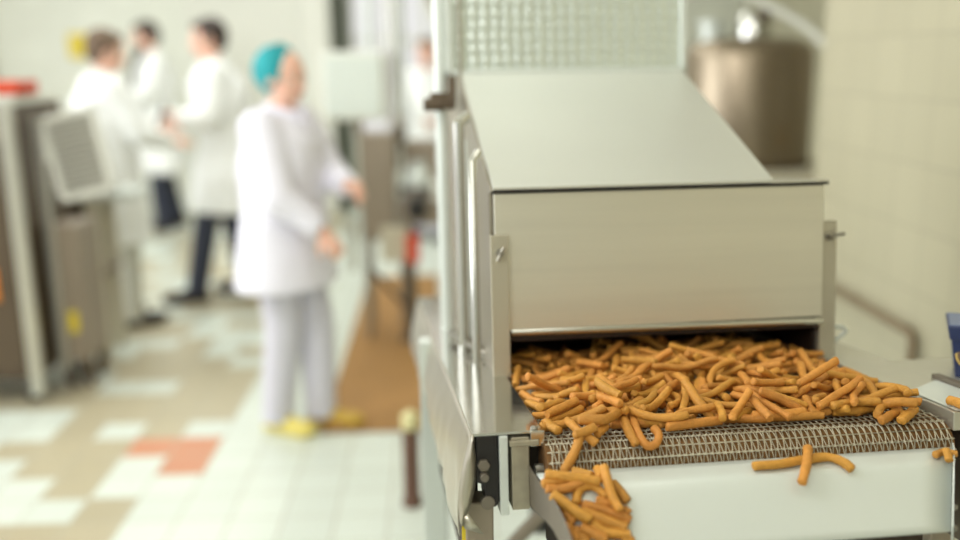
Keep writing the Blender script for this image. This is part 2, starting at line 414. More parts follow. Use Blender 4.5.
def person(loc, face, H, label, P):
    k = H / 1.72
    root = empty('person', loc, (0, 0, radians(face)), label, 'person')
    root.scale = (k, k, k)
    V = Vector
    lean = P.get('lean', 0.0)
    sh = {+1: V((lean * 1.0, .185, 1.41)), -1: V((lean * 1.0, -.185, 1.41))}
    hip = {s: V((0, s * .092, .90)) for s in (1, -1)}
    wd = P.get('wide', 1.0)
    body = MB()
    # trunk
    body.rings([(0, 0, .80, .08, .13), (0, 0, .88, .112 * wd, .165 * wd), (0, 0, .98, .11 * wd, .155 * wd), (lean * .4, 0, 1.08, .10 * wd, .14 * wd), (lean * .7, 0, 1.22, .115 * wd, .155), (lean * .95, 0, 1.34, .112, .165), (lean, 0, 1.42, .085, .13), (lean, 0, 1.455, .055, .06)])
    hx = lean + P.get('head_fwd', .02)
    capsule(body, (lean, 0, 1.40), .06, (hx - .005, 0, 1.53), .052)
    # head turned on the neck
    ht = Matrix.Translation((hx, 0, 1.515)) @ Matrix.Rotation(radians(P.get('turn', 0)), 4, 'Z') @ Matrix.Rotation(radians(P.get('nod', 0)), 4, 'Y')
    hd = MB(ht)
    hd.ball((-.005, 0, .112), .098, .078, .102, 24, 16)
    hd.ball((.028, 0, .052), .062, .058, .072, 20, 12)
    hd.ball((.058, 0, .008), .026, .026, .02)
    hd.ball((.074, 0, .118), .022, .05, .014)
    hd.ball((.088, 0, .080), .016, .010, .024); hd.ball((.104, 0, .066), .015, .013, .011)
    hd.ball((.084, 0, .036), .014, .024, .010)
    for s in (1, -1):
        hd.ball((.062, s * .036, .070), .022, .02, .018)
        hd.ball((-.008, s * .080, .078), .018, .009, .030)
    body.v_off = len(body.v); b_ = len(body.v); body.v += hd.v; body.f += [tuple(b_ + i for i in f_) for f_ in hd.f]
    # legs
    ank = {}
    for s in (1, -1):
        fx, fy, fz = P['feet'][0 if s == 1 else 1]
        A = V((fx, fy, .085 + fz)); ank[s] = A
        K = (hip[s] + A) / 2 + V((.035 + P.get('kbend', 0), 0, .01))
        capsule(body, hip[s], .086, K, .056); capsule(body, K, .055, K.lerp(A, .35) + V((-.012, 0, 0)), .054); capsule(body, K.lerp(A, .35) + V((-.012, 0, 0)), .054, A, .038)
        capsule(body, A + V((-.02, 0, -.045)), .032, A + V((.12, 0, -.055)), .026)
    # arms
    arms = {}
    for s in (1, -1):
        E, Wr, hd_, pn, cu = P['arms'][0 if s == 1 else 1]
        E = V(E); Wr = V(Wr); arms[s] = (E, Wr)
        capsule(body, sh[s] + V((0, -s * .02, 0)), .052, E, .038); capsule(body, E, .038, Wr, .026)
        hand(body, Wr, hd_, pn, s, cu)
    bo_ = remesh(body, 'body', M[P.get('skin', 'skin')], root, .0062, 3)
    # eyes, lips
    for s in (1, -1):
        e = MB(ht); e.ball((.079, s * .032, .093), .009, .012, .008, 12, 8); e.build('eye', M['white_paint'], root, smooth=True)
        e = MB(ht); e.ball((.0865, s * .032, .093), .004, .0055, .0055, 10, 8); e.build('iris', M['eye'], root, smooth=True)
        e = MB(ht); e.tube([(.078, s * .016, .113), (.084, s * .034, .118), (.068, s * .052, .113)], .004, 8); e.build('eyebrow', M[P.get('hair', 'hair_d')], root, smooth=True)
    e = MB(ht); e.ball((.094, 0, .040), .006, .022, .0045, 14, 8); e.ball((.093, 0, .032), .006, .019, .005, 14, 8); e.build('lips', M['lip'], root, smooth=True)
    # hair or cap
    if P.get('cap'):
        c = MB(ht); rot = Matrix.Rotation(radians(-24), 3, 'Y')
        c.ball((-.042, 0, .122), .112, .098, .108, 28, 18, rot)
        cp = remesh(c, 'bouffant_cap', M['teal'], root, .008, 2)
        e = MB(ht); e.tube([Vector((-.042, 0, .122)) + rot @ Vector((.056, .086 * cos(a), .095 * sin(a))) for a in [i * 2 * pi / 28 for i in range(29)]], .007, 8); e.build('elastic_band', M['teal'], cp, smooth=True)
    else:
        c = MB(ht)
        if P.get('bald'):
            c.ball((-.034, 0, .098), .082, .085, .075, 24, 16); c.ball((-.06, 0, .06), .05, .06, .05)
        else:
            c.ball((-.022, 0, .128), .100, .087, .098, 24, 16); c.ball((-.05, 0, .075), .065, .07, .06); c.ball((.045, 0, .175), .045, .062, .032)
            for s in (1, -1): c.ball((.018, s * .072, .105), .02, .014, .035)
        remesh(c, 'hair', M[P.get('hair', 'hair_d')], root, .007, 2)
    if P.get('beard'):
        c = MB(ht); c.ball((.045, 0, .018), .055, .058, .042); c.ball((.07, 0, .0), .035, .035, .03)
        remesh(c, 'beard', M['hair_d'], root, .007, 2)
    if P.get('scarf'):
        c = MB(); 
        c.tube([(lean + .085, .05, 1.49), (lean + .12, .02, 1.42), (lean + .145, .0, 1.32), (lean + .15, 0, 1.2), (lean + .14, 0, 1.12)], [.03, .04, .045, .04, .02], 12); c.build('dark_shirt_front', M['hair_d'], root, smooth=True)
    # coat
    ct = MB(); hem = P['hem']; fl = P.get('flare', 1.0)
    rg = []
    for z, rx, ry in [(hem, .17 * fl, .225 * fl), (hem + .012, .172 * fl, .228 * fl), (.5 * (hem + .95), .160 * fl, .212 * fl), (.95, .150, .198), (1.06, .136, .180), (1.22, .146, .188), (1.34, .142, .19), (1.42, .110, .168), (1.465, .072, .085), (1.478, .066, .07)]:
        q = max(0, min(1, (z - .95) / .47))
        rg.append((lean * q + P.get('belly', 0) * (1 - abs(2 * q - .3)) * .5 * (q < .9), 0, z, rx * (wd if z < 1.4 else 1), ry * (wd if z < 1.3 else 1)))
    ct.rings(rg, 36)
    for s in (1, -1):
        E, Wr = arms[s]; S_ = sh[s]
        sl = P.get('sleeve', 1.08); capsule(ct, S_ + V((0, -s * .035, -.01)), .078 * sl, E, .062 * sl); capsule(ct, E, .062 * sl, E.lerp(Wr, .45), .055 * sl); 
        ct.tube([E.lerp(Wr, .3), E.lerp(Wr, .93)], [.056 * sl, .044 * sl], 18)
    co_ = remesh(ct, 'coat', M[P.get('coat', 'coat')], root, .009, 5)
    # wrinkle the cloth gently
    me = co_.data; nvt = len(me.vertices); cc = [0.0] * (nvt * 3); me.vertices.foreach_get('co', cc)
    nn_ = [0.0] * (nvt * 3); me.vertex_normals.foreach_get('vector', nn_)
    for i in range(nvt):
        x, y, z = cc[3 * i:3 * i + 3]
        q = .009 * noise.noise((x * 9, y * 9, z * 6)) + .012 * (z < .95) * sin(math.atan2(y, x) * 9) * (0.95 - z)
        for j in range(3): cc[3 * i + j] += nn_[3 * i + j] * q
    me.vertices.foreach_set('co', cc); me.update()
    c = MB()
    c.tube([(lean + .03, .07, 1.478), (lean + .10, .035, 1.45), (lean + .142, .012, 1.37)], [.012, .014, .008], 8); c.tube([(lean + .03, -.07, 1.478), (lean + .10, -.035, 1.45), (lean + .142, -.012, 1.37)], [.012, .014, .008], 8)
    c.tube([(lean + .03, .07, 1.478), (lean - .04, .055, 1.49), (lean - .06, 0, 1.495), (lean - .04, -.055, 1.49), (lean + .03, -.07, 1.478)], .013, 8)
    c.build('collar', M[P.get('coat', 'coat')], co_, smooth=True)
    # trousers
    tr = MB()
    tr.rings([(0, 0, .80, .10, .15), (0, 0, .90, .128, .18), (0, 0, 1.0, .12, .165)])
    for s in (1, -1):
        A = ank[s]; K = (hip[s] + A) / 2 + V((.035 + P.get('kbend', 0), 0, .01)); tw = P.get('tw', 1.0)
        capsule(tr, hip[s], .098, K, .074 * tw); tr.tube([hip[s], K, A + V((-.005, 0, .0)), A + V((-.005, 0, -.035))], [.095, .075 * tw, .066 * tw, .068 * tw], 20)
    remesh(tr, 'trousers', M[P['trousers']], root, .009, 3)
    for i, s in enumerate((1, -1)):
        A = ank[s]; sm_ = MB(Matrix.Translation((A.x, A.y, A.z - .085)) @ Matrix.Rotation(radians(s * P.get('splay', 8)), 4, 'Z'))
        sm_.ball((.13, 0, .038), .085, .048, .036, 20, 12); sm_.ball((-.02, 0, .045), .06, .042, .045, 20, 12); sm_.ball((.05, 0, .045), .08, .042, .042, 20, 12)
        sm_.box((-.075, -.034, .0), (.17, .034, .022)); 
        remesh(sm_, 'shoe', M[P['shoes'] if not (P.get('shoe2') and s == 1) else P['shoe2']], root, .006, 3)
    return root

# woman at the packing machine: faces right, slightly to the camera
woman = person((-.635, 3.80, 0), -24, 1.575, 'person in teal bouffant cap, white tunic and yellow clogs reaching towards packing machine', dict(
    feet=[(.10, .07, 0), (-.05, -.06, 0)], lean=.01, wide=1.2, turn=-8, nod=6, cap=True, coat='coat_w', trousers='trouser_w', tw=1.12, shoes='clog', shoe2='clog_d', hem=.70, flare=1.02,
    arms=[((.15, .19, 1.16), (.31, .05, 1.14), (.7, -.35, .0), (0, -1, -.3), 1.2), ((.12, -.22, 1.12), (.27, -.13, .975), (.6, .0, -.75), (0, .6, -.7), 1.2)], sleeve=1.18))
man1 = person((-1.93, 5.5, 0), 40, 1.71, 'person in white coat and pale trousers with thinning grey hair, seen from behind', dict(
    feet=[(.02, .13, 0), (.03, -.12, 0)], lean=.03, wide=1.25, turn=-10, nod=10, hair='hair_g', trousers='trouser_g', shoes='shoe_d', hem=.52, flare=1.02, splay=4,
    arms=[((.12, .25, 1.16), (.34, .16, 1.12), (1, -.3, .1), (0, -.3, -1), .5), ((.12, -.25, 1.14), (.34, -.16, 1.08), (1, .3, .1), (0, .3, -1), .5)]))
man2 = person((-1.36, 6.15, 0), 190, 1.79, 'person with short dark hair in white coat and navy trousers, facing left in mid-step', dict(
    feet=[(.25, .10, 0), (-.05, -.10, 0)], lean=.05, turn=4, nod=4, hair='hair_d', trousers='jeans', shoes='shoe_d', hem=.58, flare=1.2, wide=1.25,
    arms=[((.08, .25, 1.15), (.29, .12, 1.15), (.7, -.7, .1), (-.6, -.6, 0), .9), ((.08, -.25, 1.14), (.31, -.13, 1.08), (.8, .6, 0), (0, .3, 1), .7)]))
man3 = person((-2.56, 8.8, 0), 205, 1.88, 'bearded person in white coat and navy jeans standing farthest back near the back wall', dict(
    feet=[(.06, .1, 0), (-.1, -.1, 0)], lean=.02, turn=-10, nod=8, beard=True, scarf=True, hair='hair_d', trousers='jeans', shoes='shoe_d', hem=.50, flare=1.05, wide=1.15,
    arms=[((.12, .26, 1.16), (.34, .10, 1.12), (1, -.5, 0), (0, -.3, -1), .6), ((.12, -.26, 1.16), (.34, -.10, 1.14), (1, .5, 0), (0, .3, -1), .6)]))
man4 = person((-.07, 8.1, 0), -110, 1.70, 'person in white coat half hidden behind the packing machine pipes', dict(
    feet=[(.05, .1, 0), (-.02, -.1, 0)], lean=.02, turn=20, hair='hair_g', trousers='trouser_w', shoes='shoe_d', hem=.55, flare=1.0,
    arms=[((.10, .25, 1.16), (.30, .16, 1.05), (1, 0, 0), (0, -1, 0), .6), ((.10, -.25, 1.16), (.30, -.16, 1.05), (1, 0, 0), (0, 1, 0), .6)]))
# dark folder held by the man facing left
fo = empty('clipboard', (-1.74, 6.0, 1.18), (radians(70), 0, radians(-70)), 'small dark clipboard held by the dark haired person facing left', 'clipboard')
MB().box((-.08, -.11, 0), (.08, .11, .008)).build('board', M['black'], fo, bevel=.002)
MB().box((-.03, .08, .008), (.03, .105, .018)).build('clip', M['bolt'], fo, bevel=.002)

# ------------------------------------------------------------------ conveyor machine (local frame: x across belt, y away, z up off belt)
OX = (0.137, 1.213, 1.034)
mc = empty('conveyor_machine', OX, (radians(-6.26), 0, radians(4.505)), 'long stainless steel conveyor oven with hood and woven wire belt carrying snack sticks', 'conveyor')
MW = Matrix.Translation(OX) @ Matrix.Rotation(radians(4.505), 4, 'Z') @ Matrix.Rotation(radians(-6.26), 4, 'X')
MI = MW.inverted()
BZ = -.012; RB = .045; BW = .593

def belt_pt(u, s, n):
    if s >= 0: return (u, s, BZ + n)
    a = -s / RB
    if a > pi: return (u, (a - pi) * RB, BZ - 2 * RB - n)
    return (u, -(RB + n) * sin(a), BZ - RB + (RB + n) * cos(a))
pitch = .0165
wv = MB()
s0 = -.155; row = 0
while s0 < .46:
    pts = []
    turns = 62 if s0 < .2 else 40
    hand = 1 if row % 2 == 0 else -1
    per = 8
    for i in range(turns * per + 1):
        t = i / per
        a = 2 * pi * t
        pts.append(Vector(belt_pt(.004 + (BW - .008) * t / turns, s0 + hand * .0098 * max(-1, min(1, 1.25 * cos(a))), -.0022 + .0019 * sin(a))))
    # square section sweep
    vs = []; fs = []; r = .0008
    for i, p in enumerate(pts):
        d = (pts[min(i + 1, len(pts) - 1)] - pts[max(i - 1, 0)]).normalized()
        q = d.orthogonal().normalized() if abs(d.z) > .9 else (Vector((0, 0, 1)) - d * d.z).normalized()
        q2 = d.cross(q)
        vs += [p + q * r, p + q2 * r, p - q * r, p - q2 * r]
    for i in range(len(pts) - 1):
        for k in range(4): fs.append((i * 4 + k, i * 4 + (k + 1) % 4, i * 4 + 4 + (k + 1) % 4, i * 4 + 4 + k))
    wv.add(vs, fs)
    # crimped cross rod
    rod = [belt_pt(.001 + (BW - .002) * i / 1, s0 + pitch / 2 + -.0, -.003) for i in range(2)]
    wv.tube(rod, .0009, 6)
    s0 += pitch; row += 1
wv.build('mesh_belt', M['wire'], mc, smooth=True, label='woven wire mesh belt')
rb = MB(); rb.lathe([(.02, -.0), (RB - .0065, 0), (RB - .0065, BW), (.02, BW)], (0, 0, BZ - RB), 40, 0)
rb.build('belt_roller', M['belt_bed'], mc, smooth=True, auto=40)
MB().box((.002, .0, BZ - .03), (BW - .002, 1.35, BZ - .006)).build('belt_bed', M['belt_bed'], mc)
# left cover: top plate with a dropped front lip
tp = MB()
tp.box((-.1, 0, -.004), (0, 1.35, .0)); tp.box((-.018, -.003, -.022), (.002, 0.001, .0)); tp.box((-.002, 0, -.014), (0, 1.35, -.002))
side = tp.build('side_cover', M['steel_shiny'], mc, bevel=.001)
bo = MB(); bo.lathe([(.0055, 0), (.0055, .002), (.003, .004), (.0005, .0045)], (-.011, .008, 0), 14); bo.build('rivet', M['bolt'], side, smooth=True, auto=40)
# crumpled skirt hanging from the cover
sk = MB(); nv = 60; nw = 12; vs = []; fs = []
for i in range(nv + 1):
    v = 1.3 * (i / nv) ** 1.6
    for j in range(nw + 1):
        t = j / nw
        wz = -.145 * t
        u = -.1 - .021 * sin(pi * min(1, t * .62 + .0)) + .009 * t * (noise.noise((v * 14, t * 2.5, 1)) if v > .02 else 0)
        wz2 = wz * (1 - .12 * min(1, v * 1.2)) + .010 * noise.noise((v * 9, 3, t)) * t
        vs.append((u, v, wz2))
for i in range(nv):
    for j in range(nw): a = i * (nw + 1) + j; fs.append((a, a + 1, a + nw + 2, a + nw + 1))
sk.add(vs, fs)
# front flap folded inward and loose bottom corner
b0 = len(sk.v); vs = []; fs = []
for j in range(nw + 1):
    t = j / nw; wz = -.125 * t - .0
    uo = -.1 - .021 * sin(pi * min(1, t * .62))
    win = [.003, .007, .011, .015, .018, .020, .022, .022, .021, .018, .014, .009, .004][j]
    for k in range(3):
        q = k / 2
        vs.append((uo + win * q, -.001 - .004 * sin(pi * q), wz - .006 * q * t))
for j in range(nw):
    for k in range(2): a = j * 3 + k; fs.append((a, a + 3, a + 4, a + 1))
sk.add(vs, fs)
sk.add([(-.118, .0, -.122), (-.108, -.002, -.112), (-.086, .004, -.146), (-.112, .004, -.136)], [(0, 1, 2, 3)])
so = sk.build('cover_skirt', M['foil'], side, smooth=True, auto=50, label='crumpled thin steel skirt')
sm = so.modifiers.new('solid', 'SOLIDIFY'); sm.thickness = .0012
# end frame: bearing block, strips
bh = MB(); bh.prism([(-.094, -.004), (-.064, -.004), (-.062, -.05), (-.062, -.1), (-.067, -.108), (-.078, -.108), (-.082, -.1), (-.084, -.075), (-.096, -.07)], 1, .002, .05)
bho = bh.build('bearing_housing', M['iron'], mc, bevel=.003)
MB().lathe([(.009, -.005), (.009, .003)], (-.084, .0, -.045), 6, 1).build('bolt', M['steel_grey'], bho, bevel=.001)
MB().lathe([(.006, -.012), (.006, .003)], (-.084, .0, -.06), 12, 1).build('bolt', M['steel_grey'], bho, bevel=.001)
MB().lathe([(.010, -.004), (.010, .004)], (-.079, .003, -.1), 14, 1).build('bolt', M['steel_grey'], bho, bevel=.001)
MB().box((-.062, -.004, -.118), (-.050, .03, -.005)).build('end_strip', M['steel_white'], mc, bevel=.0012, label='pale vertical strip at the belt end')
MB().box((-.045, -.003, -.112), (-.02, .05, -.008)).box((-.048, -.006, -.02), (-.006, .03, -.012)).build('end_block', M['steel_dirty'], mc, bevel=.0015, label='stained steel block beside the belt roller')
MB().lathe([(.009, -.012), (.009, .01)], (0, 0, BZ - RB), 14, 0).build('roller_shaft', M['bolt'], mc, smooth=True, auto=40)
# right rail
MB().box((BW + .001, -.03, -.028), (.692, 1.35, 0)).build('side_rail', M['steel_rail'], mc, bevel=.0018)
MB().box((.684, -.2, -.012), (.698, .165, .008)).build('rail_lip', M['steel_grey'], mc, bevel=.001)
MB().add([(.60, -.028, .0012), (.683, -.028, .0012), (.683, .15, .0012), (.60, .09, .0012)], [(0, 1, 2, 3)]).build('wear_plate', M['steel_white'], mc, label='bright smooth plate on the rail end')
MB().box((.692, -.2, -.02), (1.0, .33, -.006)).build('side_shelf', M['steel_rail'], mc, bevel=.0015)
# posts
for (x, zt, yy) in ((-.0235, .247, .335), (.5875, .252, .362)):
    p = MB().box((x, yy, -.004 if x < 0 else -.01), (x + .031, yy + .012, zt)).build('post', M['post_steel'], mc, bevel=.0012)
    bm = MB()
    bm.lathe([(.007, -.006), (.007, 0)], (x + .016, yy, zt - .03), 6, 1)
    bm.tube([(x + .016, yy - .004, zt - .03), (x + .016, yy - .018, zt - .03)], .0035, 10)
    if x > 0: bm.tube([(x + .006, yy - .014, zt - .027), (x + .038, yy - .014, zt - .024)], .0032, 8)
    else: bm.tube([(x + .010, yy - .014, zt - .043), (x + .021, yy - .014, zt - .02)], .0032, 8)
    bm.build('wing_bolt', M['bolt'], p, smooth=True, auto=40)
# hood
fp = MB(); fp.box((-.014, .349, .078), (.586, .357, .318))
fpo = fp.build('front_panel', M['steel_front'], mc, bevel=.0015)
lp = MB(); lp.tube([(.012, .349, .074), (.586, .349, .07)], .006, 12); lp.build('rolled_lip', M['steel_shiny'], fpo, smooth=True, auto=50)
MB().box((.01, .351, .058), (.58, .362, .071)).build('lip_backing', M['hood_shade'], fpo)
MB().box((-.018, .344, .3185), (.592, .37, .3225)).build('hood_shadow_strip', M['black'], mc)  # black strip standing in for the shadow under the lid edge
hc = MB()
hc.prism([(.341, .324), (.82, .560), (.82, .566), (.341, .3295)], 0, -.016, .487)
hc.build('hood_cover', M['emboss'], mc, bevel=.001, label='sloping embossed steel hood cover')
MB().box((.482, .342, .323), (.592, 1.35, .3275)).build('hood_ledge', M['steel'], mc, bevel=.001)
hs = MB()
hs.prism([(.37, .0), (.37, .318), (.345, .322), (.82, .558), (.82, .9), (1.35, .9), (1.35, 0)], 0, -.02, -.014)
hs.prism([(.36, .322), (.82, .556), (1.35, .556), (1.35, .322)], 0, .478, .484)
hs.build('hood_side', M['hood_taupe'], mc)
MB().box((.588, .375, 0), (.594, 1.35, .322)).build('hood_side', M['steel'], mc)
MB().box((-.012, 1.3, BZ), (.588, 1.31, .5)).box((-.0135, .38, .0), (-.008, 1.3, .31)).box((.582, .38, 0), (.587, 1.3, .31)).box((-.012, .372, .085), (.586, 1.3, .09)).build('hood_shade_lining', M['hood_shade'], mc)  # dark lining, its inner ceiling lowered to cut light under the hood
MB().tube([(.42, .40, .07), (.47, .42, .055), (.475, .44, .05)], .004, 8).build('latch_bar', M['bolt'], mc, smooth=True)
# dimpled raised lid behind
bl = MB(); bl.box((-.035, .832, .565), (.485, .84, .99))
blo = bl.build('back_lid', M['dimple'], mc)
fr = MB(); fr.box((-.05, .822, .562), (-.033, .848, 1.0)); fr.box((.482, .822, .562), (.496, .848, 1.0)); fr.box((-.05, .822, .562), (.496, .85, .575)); fr.box((-.05, .822, .99), (.496, .848, 1.0))
fr.build('lid_frame', M['steel_white'], blo, bevel=.002)
tb = MB(); tb.tube([(-.048, .585, .0), (-.048, .585, .45)], .011, 16); tb.tube([(-.048, .585, .45), (-.03, .60, .462)], .011, 16); tb.build('side_tube', M['steel_shiny'], mc, smooth=True, auto=50)
tb = MB(); tb.tube([(-.044, .40, .0), (-.044, .40, .375), (-.03, .42, .39)], .008, 16); tb.build('side_tube', M['steel_shiny'], mc, smooth=True, auto=50)
tb = MB(); tb.tube([(-.06, .84, .0), (-.06, .84, 1.0)], .014, 16); tb.build('side_tube', M['steel_white'], mc, smooth=True, auto=50)
cl = MB(); cl.box((-.085, .81, .49), (-.03, .86, .525)); cl.tube([(-.1, .82, .5), (-.06, .82, .5)], .014, 12); cl.box((-.045, .80, .50), (-.03, .83, .56))
cl.build('clamp', M['taupe_dark'], mc, bevel=.003)
for y in (.62, .66): MB().box((-.026, y + .07, .0), (-.02, y + .09, .42)).build('side_rib', M['steel_white'], mc, bevel=.001)
# rod handles
h = MB(); h.tube([(-.016, .47, .012), (-.035, .53, .014), (-.062, .66, .016), (-.066, .69, .016), (-.058, .70, .016), (-.02, .60, .01)], .0055, 10); h.build('rod_handle', M['bolt'], mc, smooth=True)
h = MB(); h.tube([(.61, .40, .052), (.655, .40, .046), (.661, .40, .040), (.655, .40, .033), (.612, .40, .004)], .004, 10); h.build('rod_handle', M['steel_white'], mc, smooth=True)
# discharge chute
def chute_w(v):
    if v > -.09: return -.045 - (-.0465 - v) / .0435 * .007
    return -.052 - (-.09 - v)
VV = [-.0475, -.06, -.075, -.085, -.09, -.095, -.105, -.13, -.15, -.158]
def uL(v): return -.018 + .024 * min(1, max(0, (-v - .05) / .13))
def uR(v): return .580 - .66 * max(0, (-v - .05))
cs = MB(); vs = []; fs = []
for v in VV:
    w_ = chute_w(v) - (.0015 if v in (-.09,) else 0)
    for k in range(13):
        t = k / 12; vs.append((uL(v) + (uR(v) - uL(v)) * t, v, w_))
for i in range(len(VV) - 1):
    for k in range(12): a = i * 13 + k; fs.append((a, a + 13, a + 14, a + 1))
cs.add(vs, fs)
ch = cs.build('discharge_chute', M['steel_white'], mc, smooth=True, label='sloping satin steel discharge chute')
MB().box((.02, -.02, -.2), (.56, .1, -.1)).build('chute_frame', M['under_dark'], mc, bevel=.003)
sm = ch.modifiers.new('solid', 'SOLIDIFY'); sm.thickness = .003; sm.offset = -1
# flared S-shaped side plate
top = [(-.020, .03, -.034), (-.019, .0, -.047), (-.018, -.04, -.0475), (-.016, -.08, -.047), (-.012, -.115, -.047), (-.006, -.15, -.058), (-.001, -.175, -.072), (.004, -.2, -.1)]
bot = [(-.020, .03, -.112), (-.019, .0, -.112), (-.018, -.04, -.105), (-.016, -.08, -.099), (-.012, -.115, -.094), (-.006, -.15, -.105), (-.001, -.175, -.125), (.004, -.2, -.145)]
sp = MB(); sp.add(top + bot, [(i, i + 1, i + 9, i + 8) for i in range(7)])
spo = sp.build('side_plate', M['steel_grey'], ch, smooth=True, label='curved grey steel side plate')
sm = spo.modifiers.new('solid', 'SOLIDIFY'); sm.thickness = .0018
sb = spo.modifiers.new('sub', 'SUBSURF'); sb.levels = 2; sb.render_levels = 2
rp = MB()
for i in range(len(VV) - 1):
    v, v2 = VV[i], VV[i + 1]
    rp.add([(uR(v) + .001, v, chute_w(v) - .02), (uR(v2) + .001, v2, chute_w(v2) - .02), (uR(v2) + .001, v2, chute_w(v2) + .006), (uR(v) + .001, v, chute_w(v) + .006)], [(0, 1, 2, 3)])
rpo = rp.build('side_plate', M['steel_white'], ch); sm = rpo.modifiers.new('solid', 'SOLIDIFY'); sm.thickness = .002
for v in (-.13, -.15): MB().lathe([(.004, 0), (.004, .004)], (uR(v) + .003, v, chute_w(v) - .008), 6, 0).build('bolt', M['bolt'], rpo)
# under-structure
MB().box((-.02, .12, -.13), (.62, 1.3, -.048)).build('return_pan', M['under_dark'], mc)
MB().box((-.092, .08, -.3), (-.084, .74, -.006)).build('gap_shade_sheet', M['under_dark'], mc)  # dark sheet standing in for the shaded gap under the cover
MB().box((.62, -.02, -.2), (.69, 1.3, -.03)).build('lower_rail', M['taupe_dark'], mc)
def wbox(name, mt_, a, b, bevel=.003, label=None):      # upright pieces, given in room coordinates
    m_ = MB(MI); m_.box(a, b); return m_.build(name, mt_, mc, bevel=bevel, label=label)
def W3(u, v, w): return MW @ Vector((u, v, w))
p = W3(-.086, .03, 0); lg = wbox('leg', M['taupe'], (p.x - .02, p.y, .0), (p.x + .02, p.y + .04, p.z - .115), label='taupe steel leg at the belt end')
MB(MI).box((p.x - .026, p.y + .01, .80), (p.x - .0205, p.y + .02, .93)).build('yellow_strip', M['yellow'], lg)
p = W3(-.103, .74, 0); wbox('leg', M['steel_white'], (p.x - .027, p.y, .0), (p.x + .025, p.y + .04, p.z - .012), label='white steel side leg')
p = W3(-.06, 1.25, 0); wbox('leg', M['steel_white'], (p.x - .03, p.y, .0), (p.x + .03, p.y + .04, p.z - .02))
for v in (.05, .7, 1.25):
    p = W3(.655, v, 0); wbox('leg', M['taupe'], (p.x - .02, p.y, .0), (p.x + .02, p.y + .04, p.z - .15 if v < .1 else p.z - .05))
p = W3(-.05, .72, 0)
wbox('cross_bar', M['taupe'], (p.x, p.y, .35), (p.x + .72, p.y + .04, .40))
MB(MI).tube([(p.x + .05, p.y - .02, .40), (p.x + .5, p.y - .02, .9)], .016, 10).build('brace', M['taupe'], mc, smooth=True)
p = W3(-.105, 0, 0)
mo = MB(MI); mo.box((p.x + .27, p.y + .95, .25), (p.x + .55, p.y + 1.25, .5)); mo.lathe([(.09, 0), (.09, .25)], (p.x + .2, p.y + 1.1, .38), 20, 0)
mo.build('drive_motor', M['iron'], mc, bevel=.006)

# ------------------------------------------------------------------ snack sticks
VARS = [(0.05115, 0.0061, 0.1, 0, 0), (0.0651, 0.0063, 0.3, 0.2, 1), (0.07440000000000001, 0.0063, 0.15, 0, 2), (0.0837, 0.0065, 0.5, 0.3, 3), (0.09300000000000001, 0.0063, 0.25, 0.4, 4), (0.1023, 0.0065, 0.7, 0, 5), (0.1116, 0.0053, 0.2, 0.5, 6), (0.0558, 0.0059, 0.9, 0, 7), (0.07905000000000001, 0.0065, 0.05, 0.2, 8), (0.08835000000000001, 0.0061, 1.2, 0, 9), (0.06975, 0.0065, 0.4, 0, 10), (0.09765, 0.0054, 0.1, 0.3, 11), (0.04650000000000001, 0.0059, 0.2, 0, 12), (0.0837, 0.0056, 1.6, 0, 13), (0.060450000000000004, 0.006, 0.6, 0.2, 14), (0.10695, 0.006, 0.35, 0.4, 15), (0.07440000000000001, 0.0053, 0.8, 0.1, 16), (0.09300000000000001, 0.0056, 0.15, 0.5, 17)]
NIND = 254
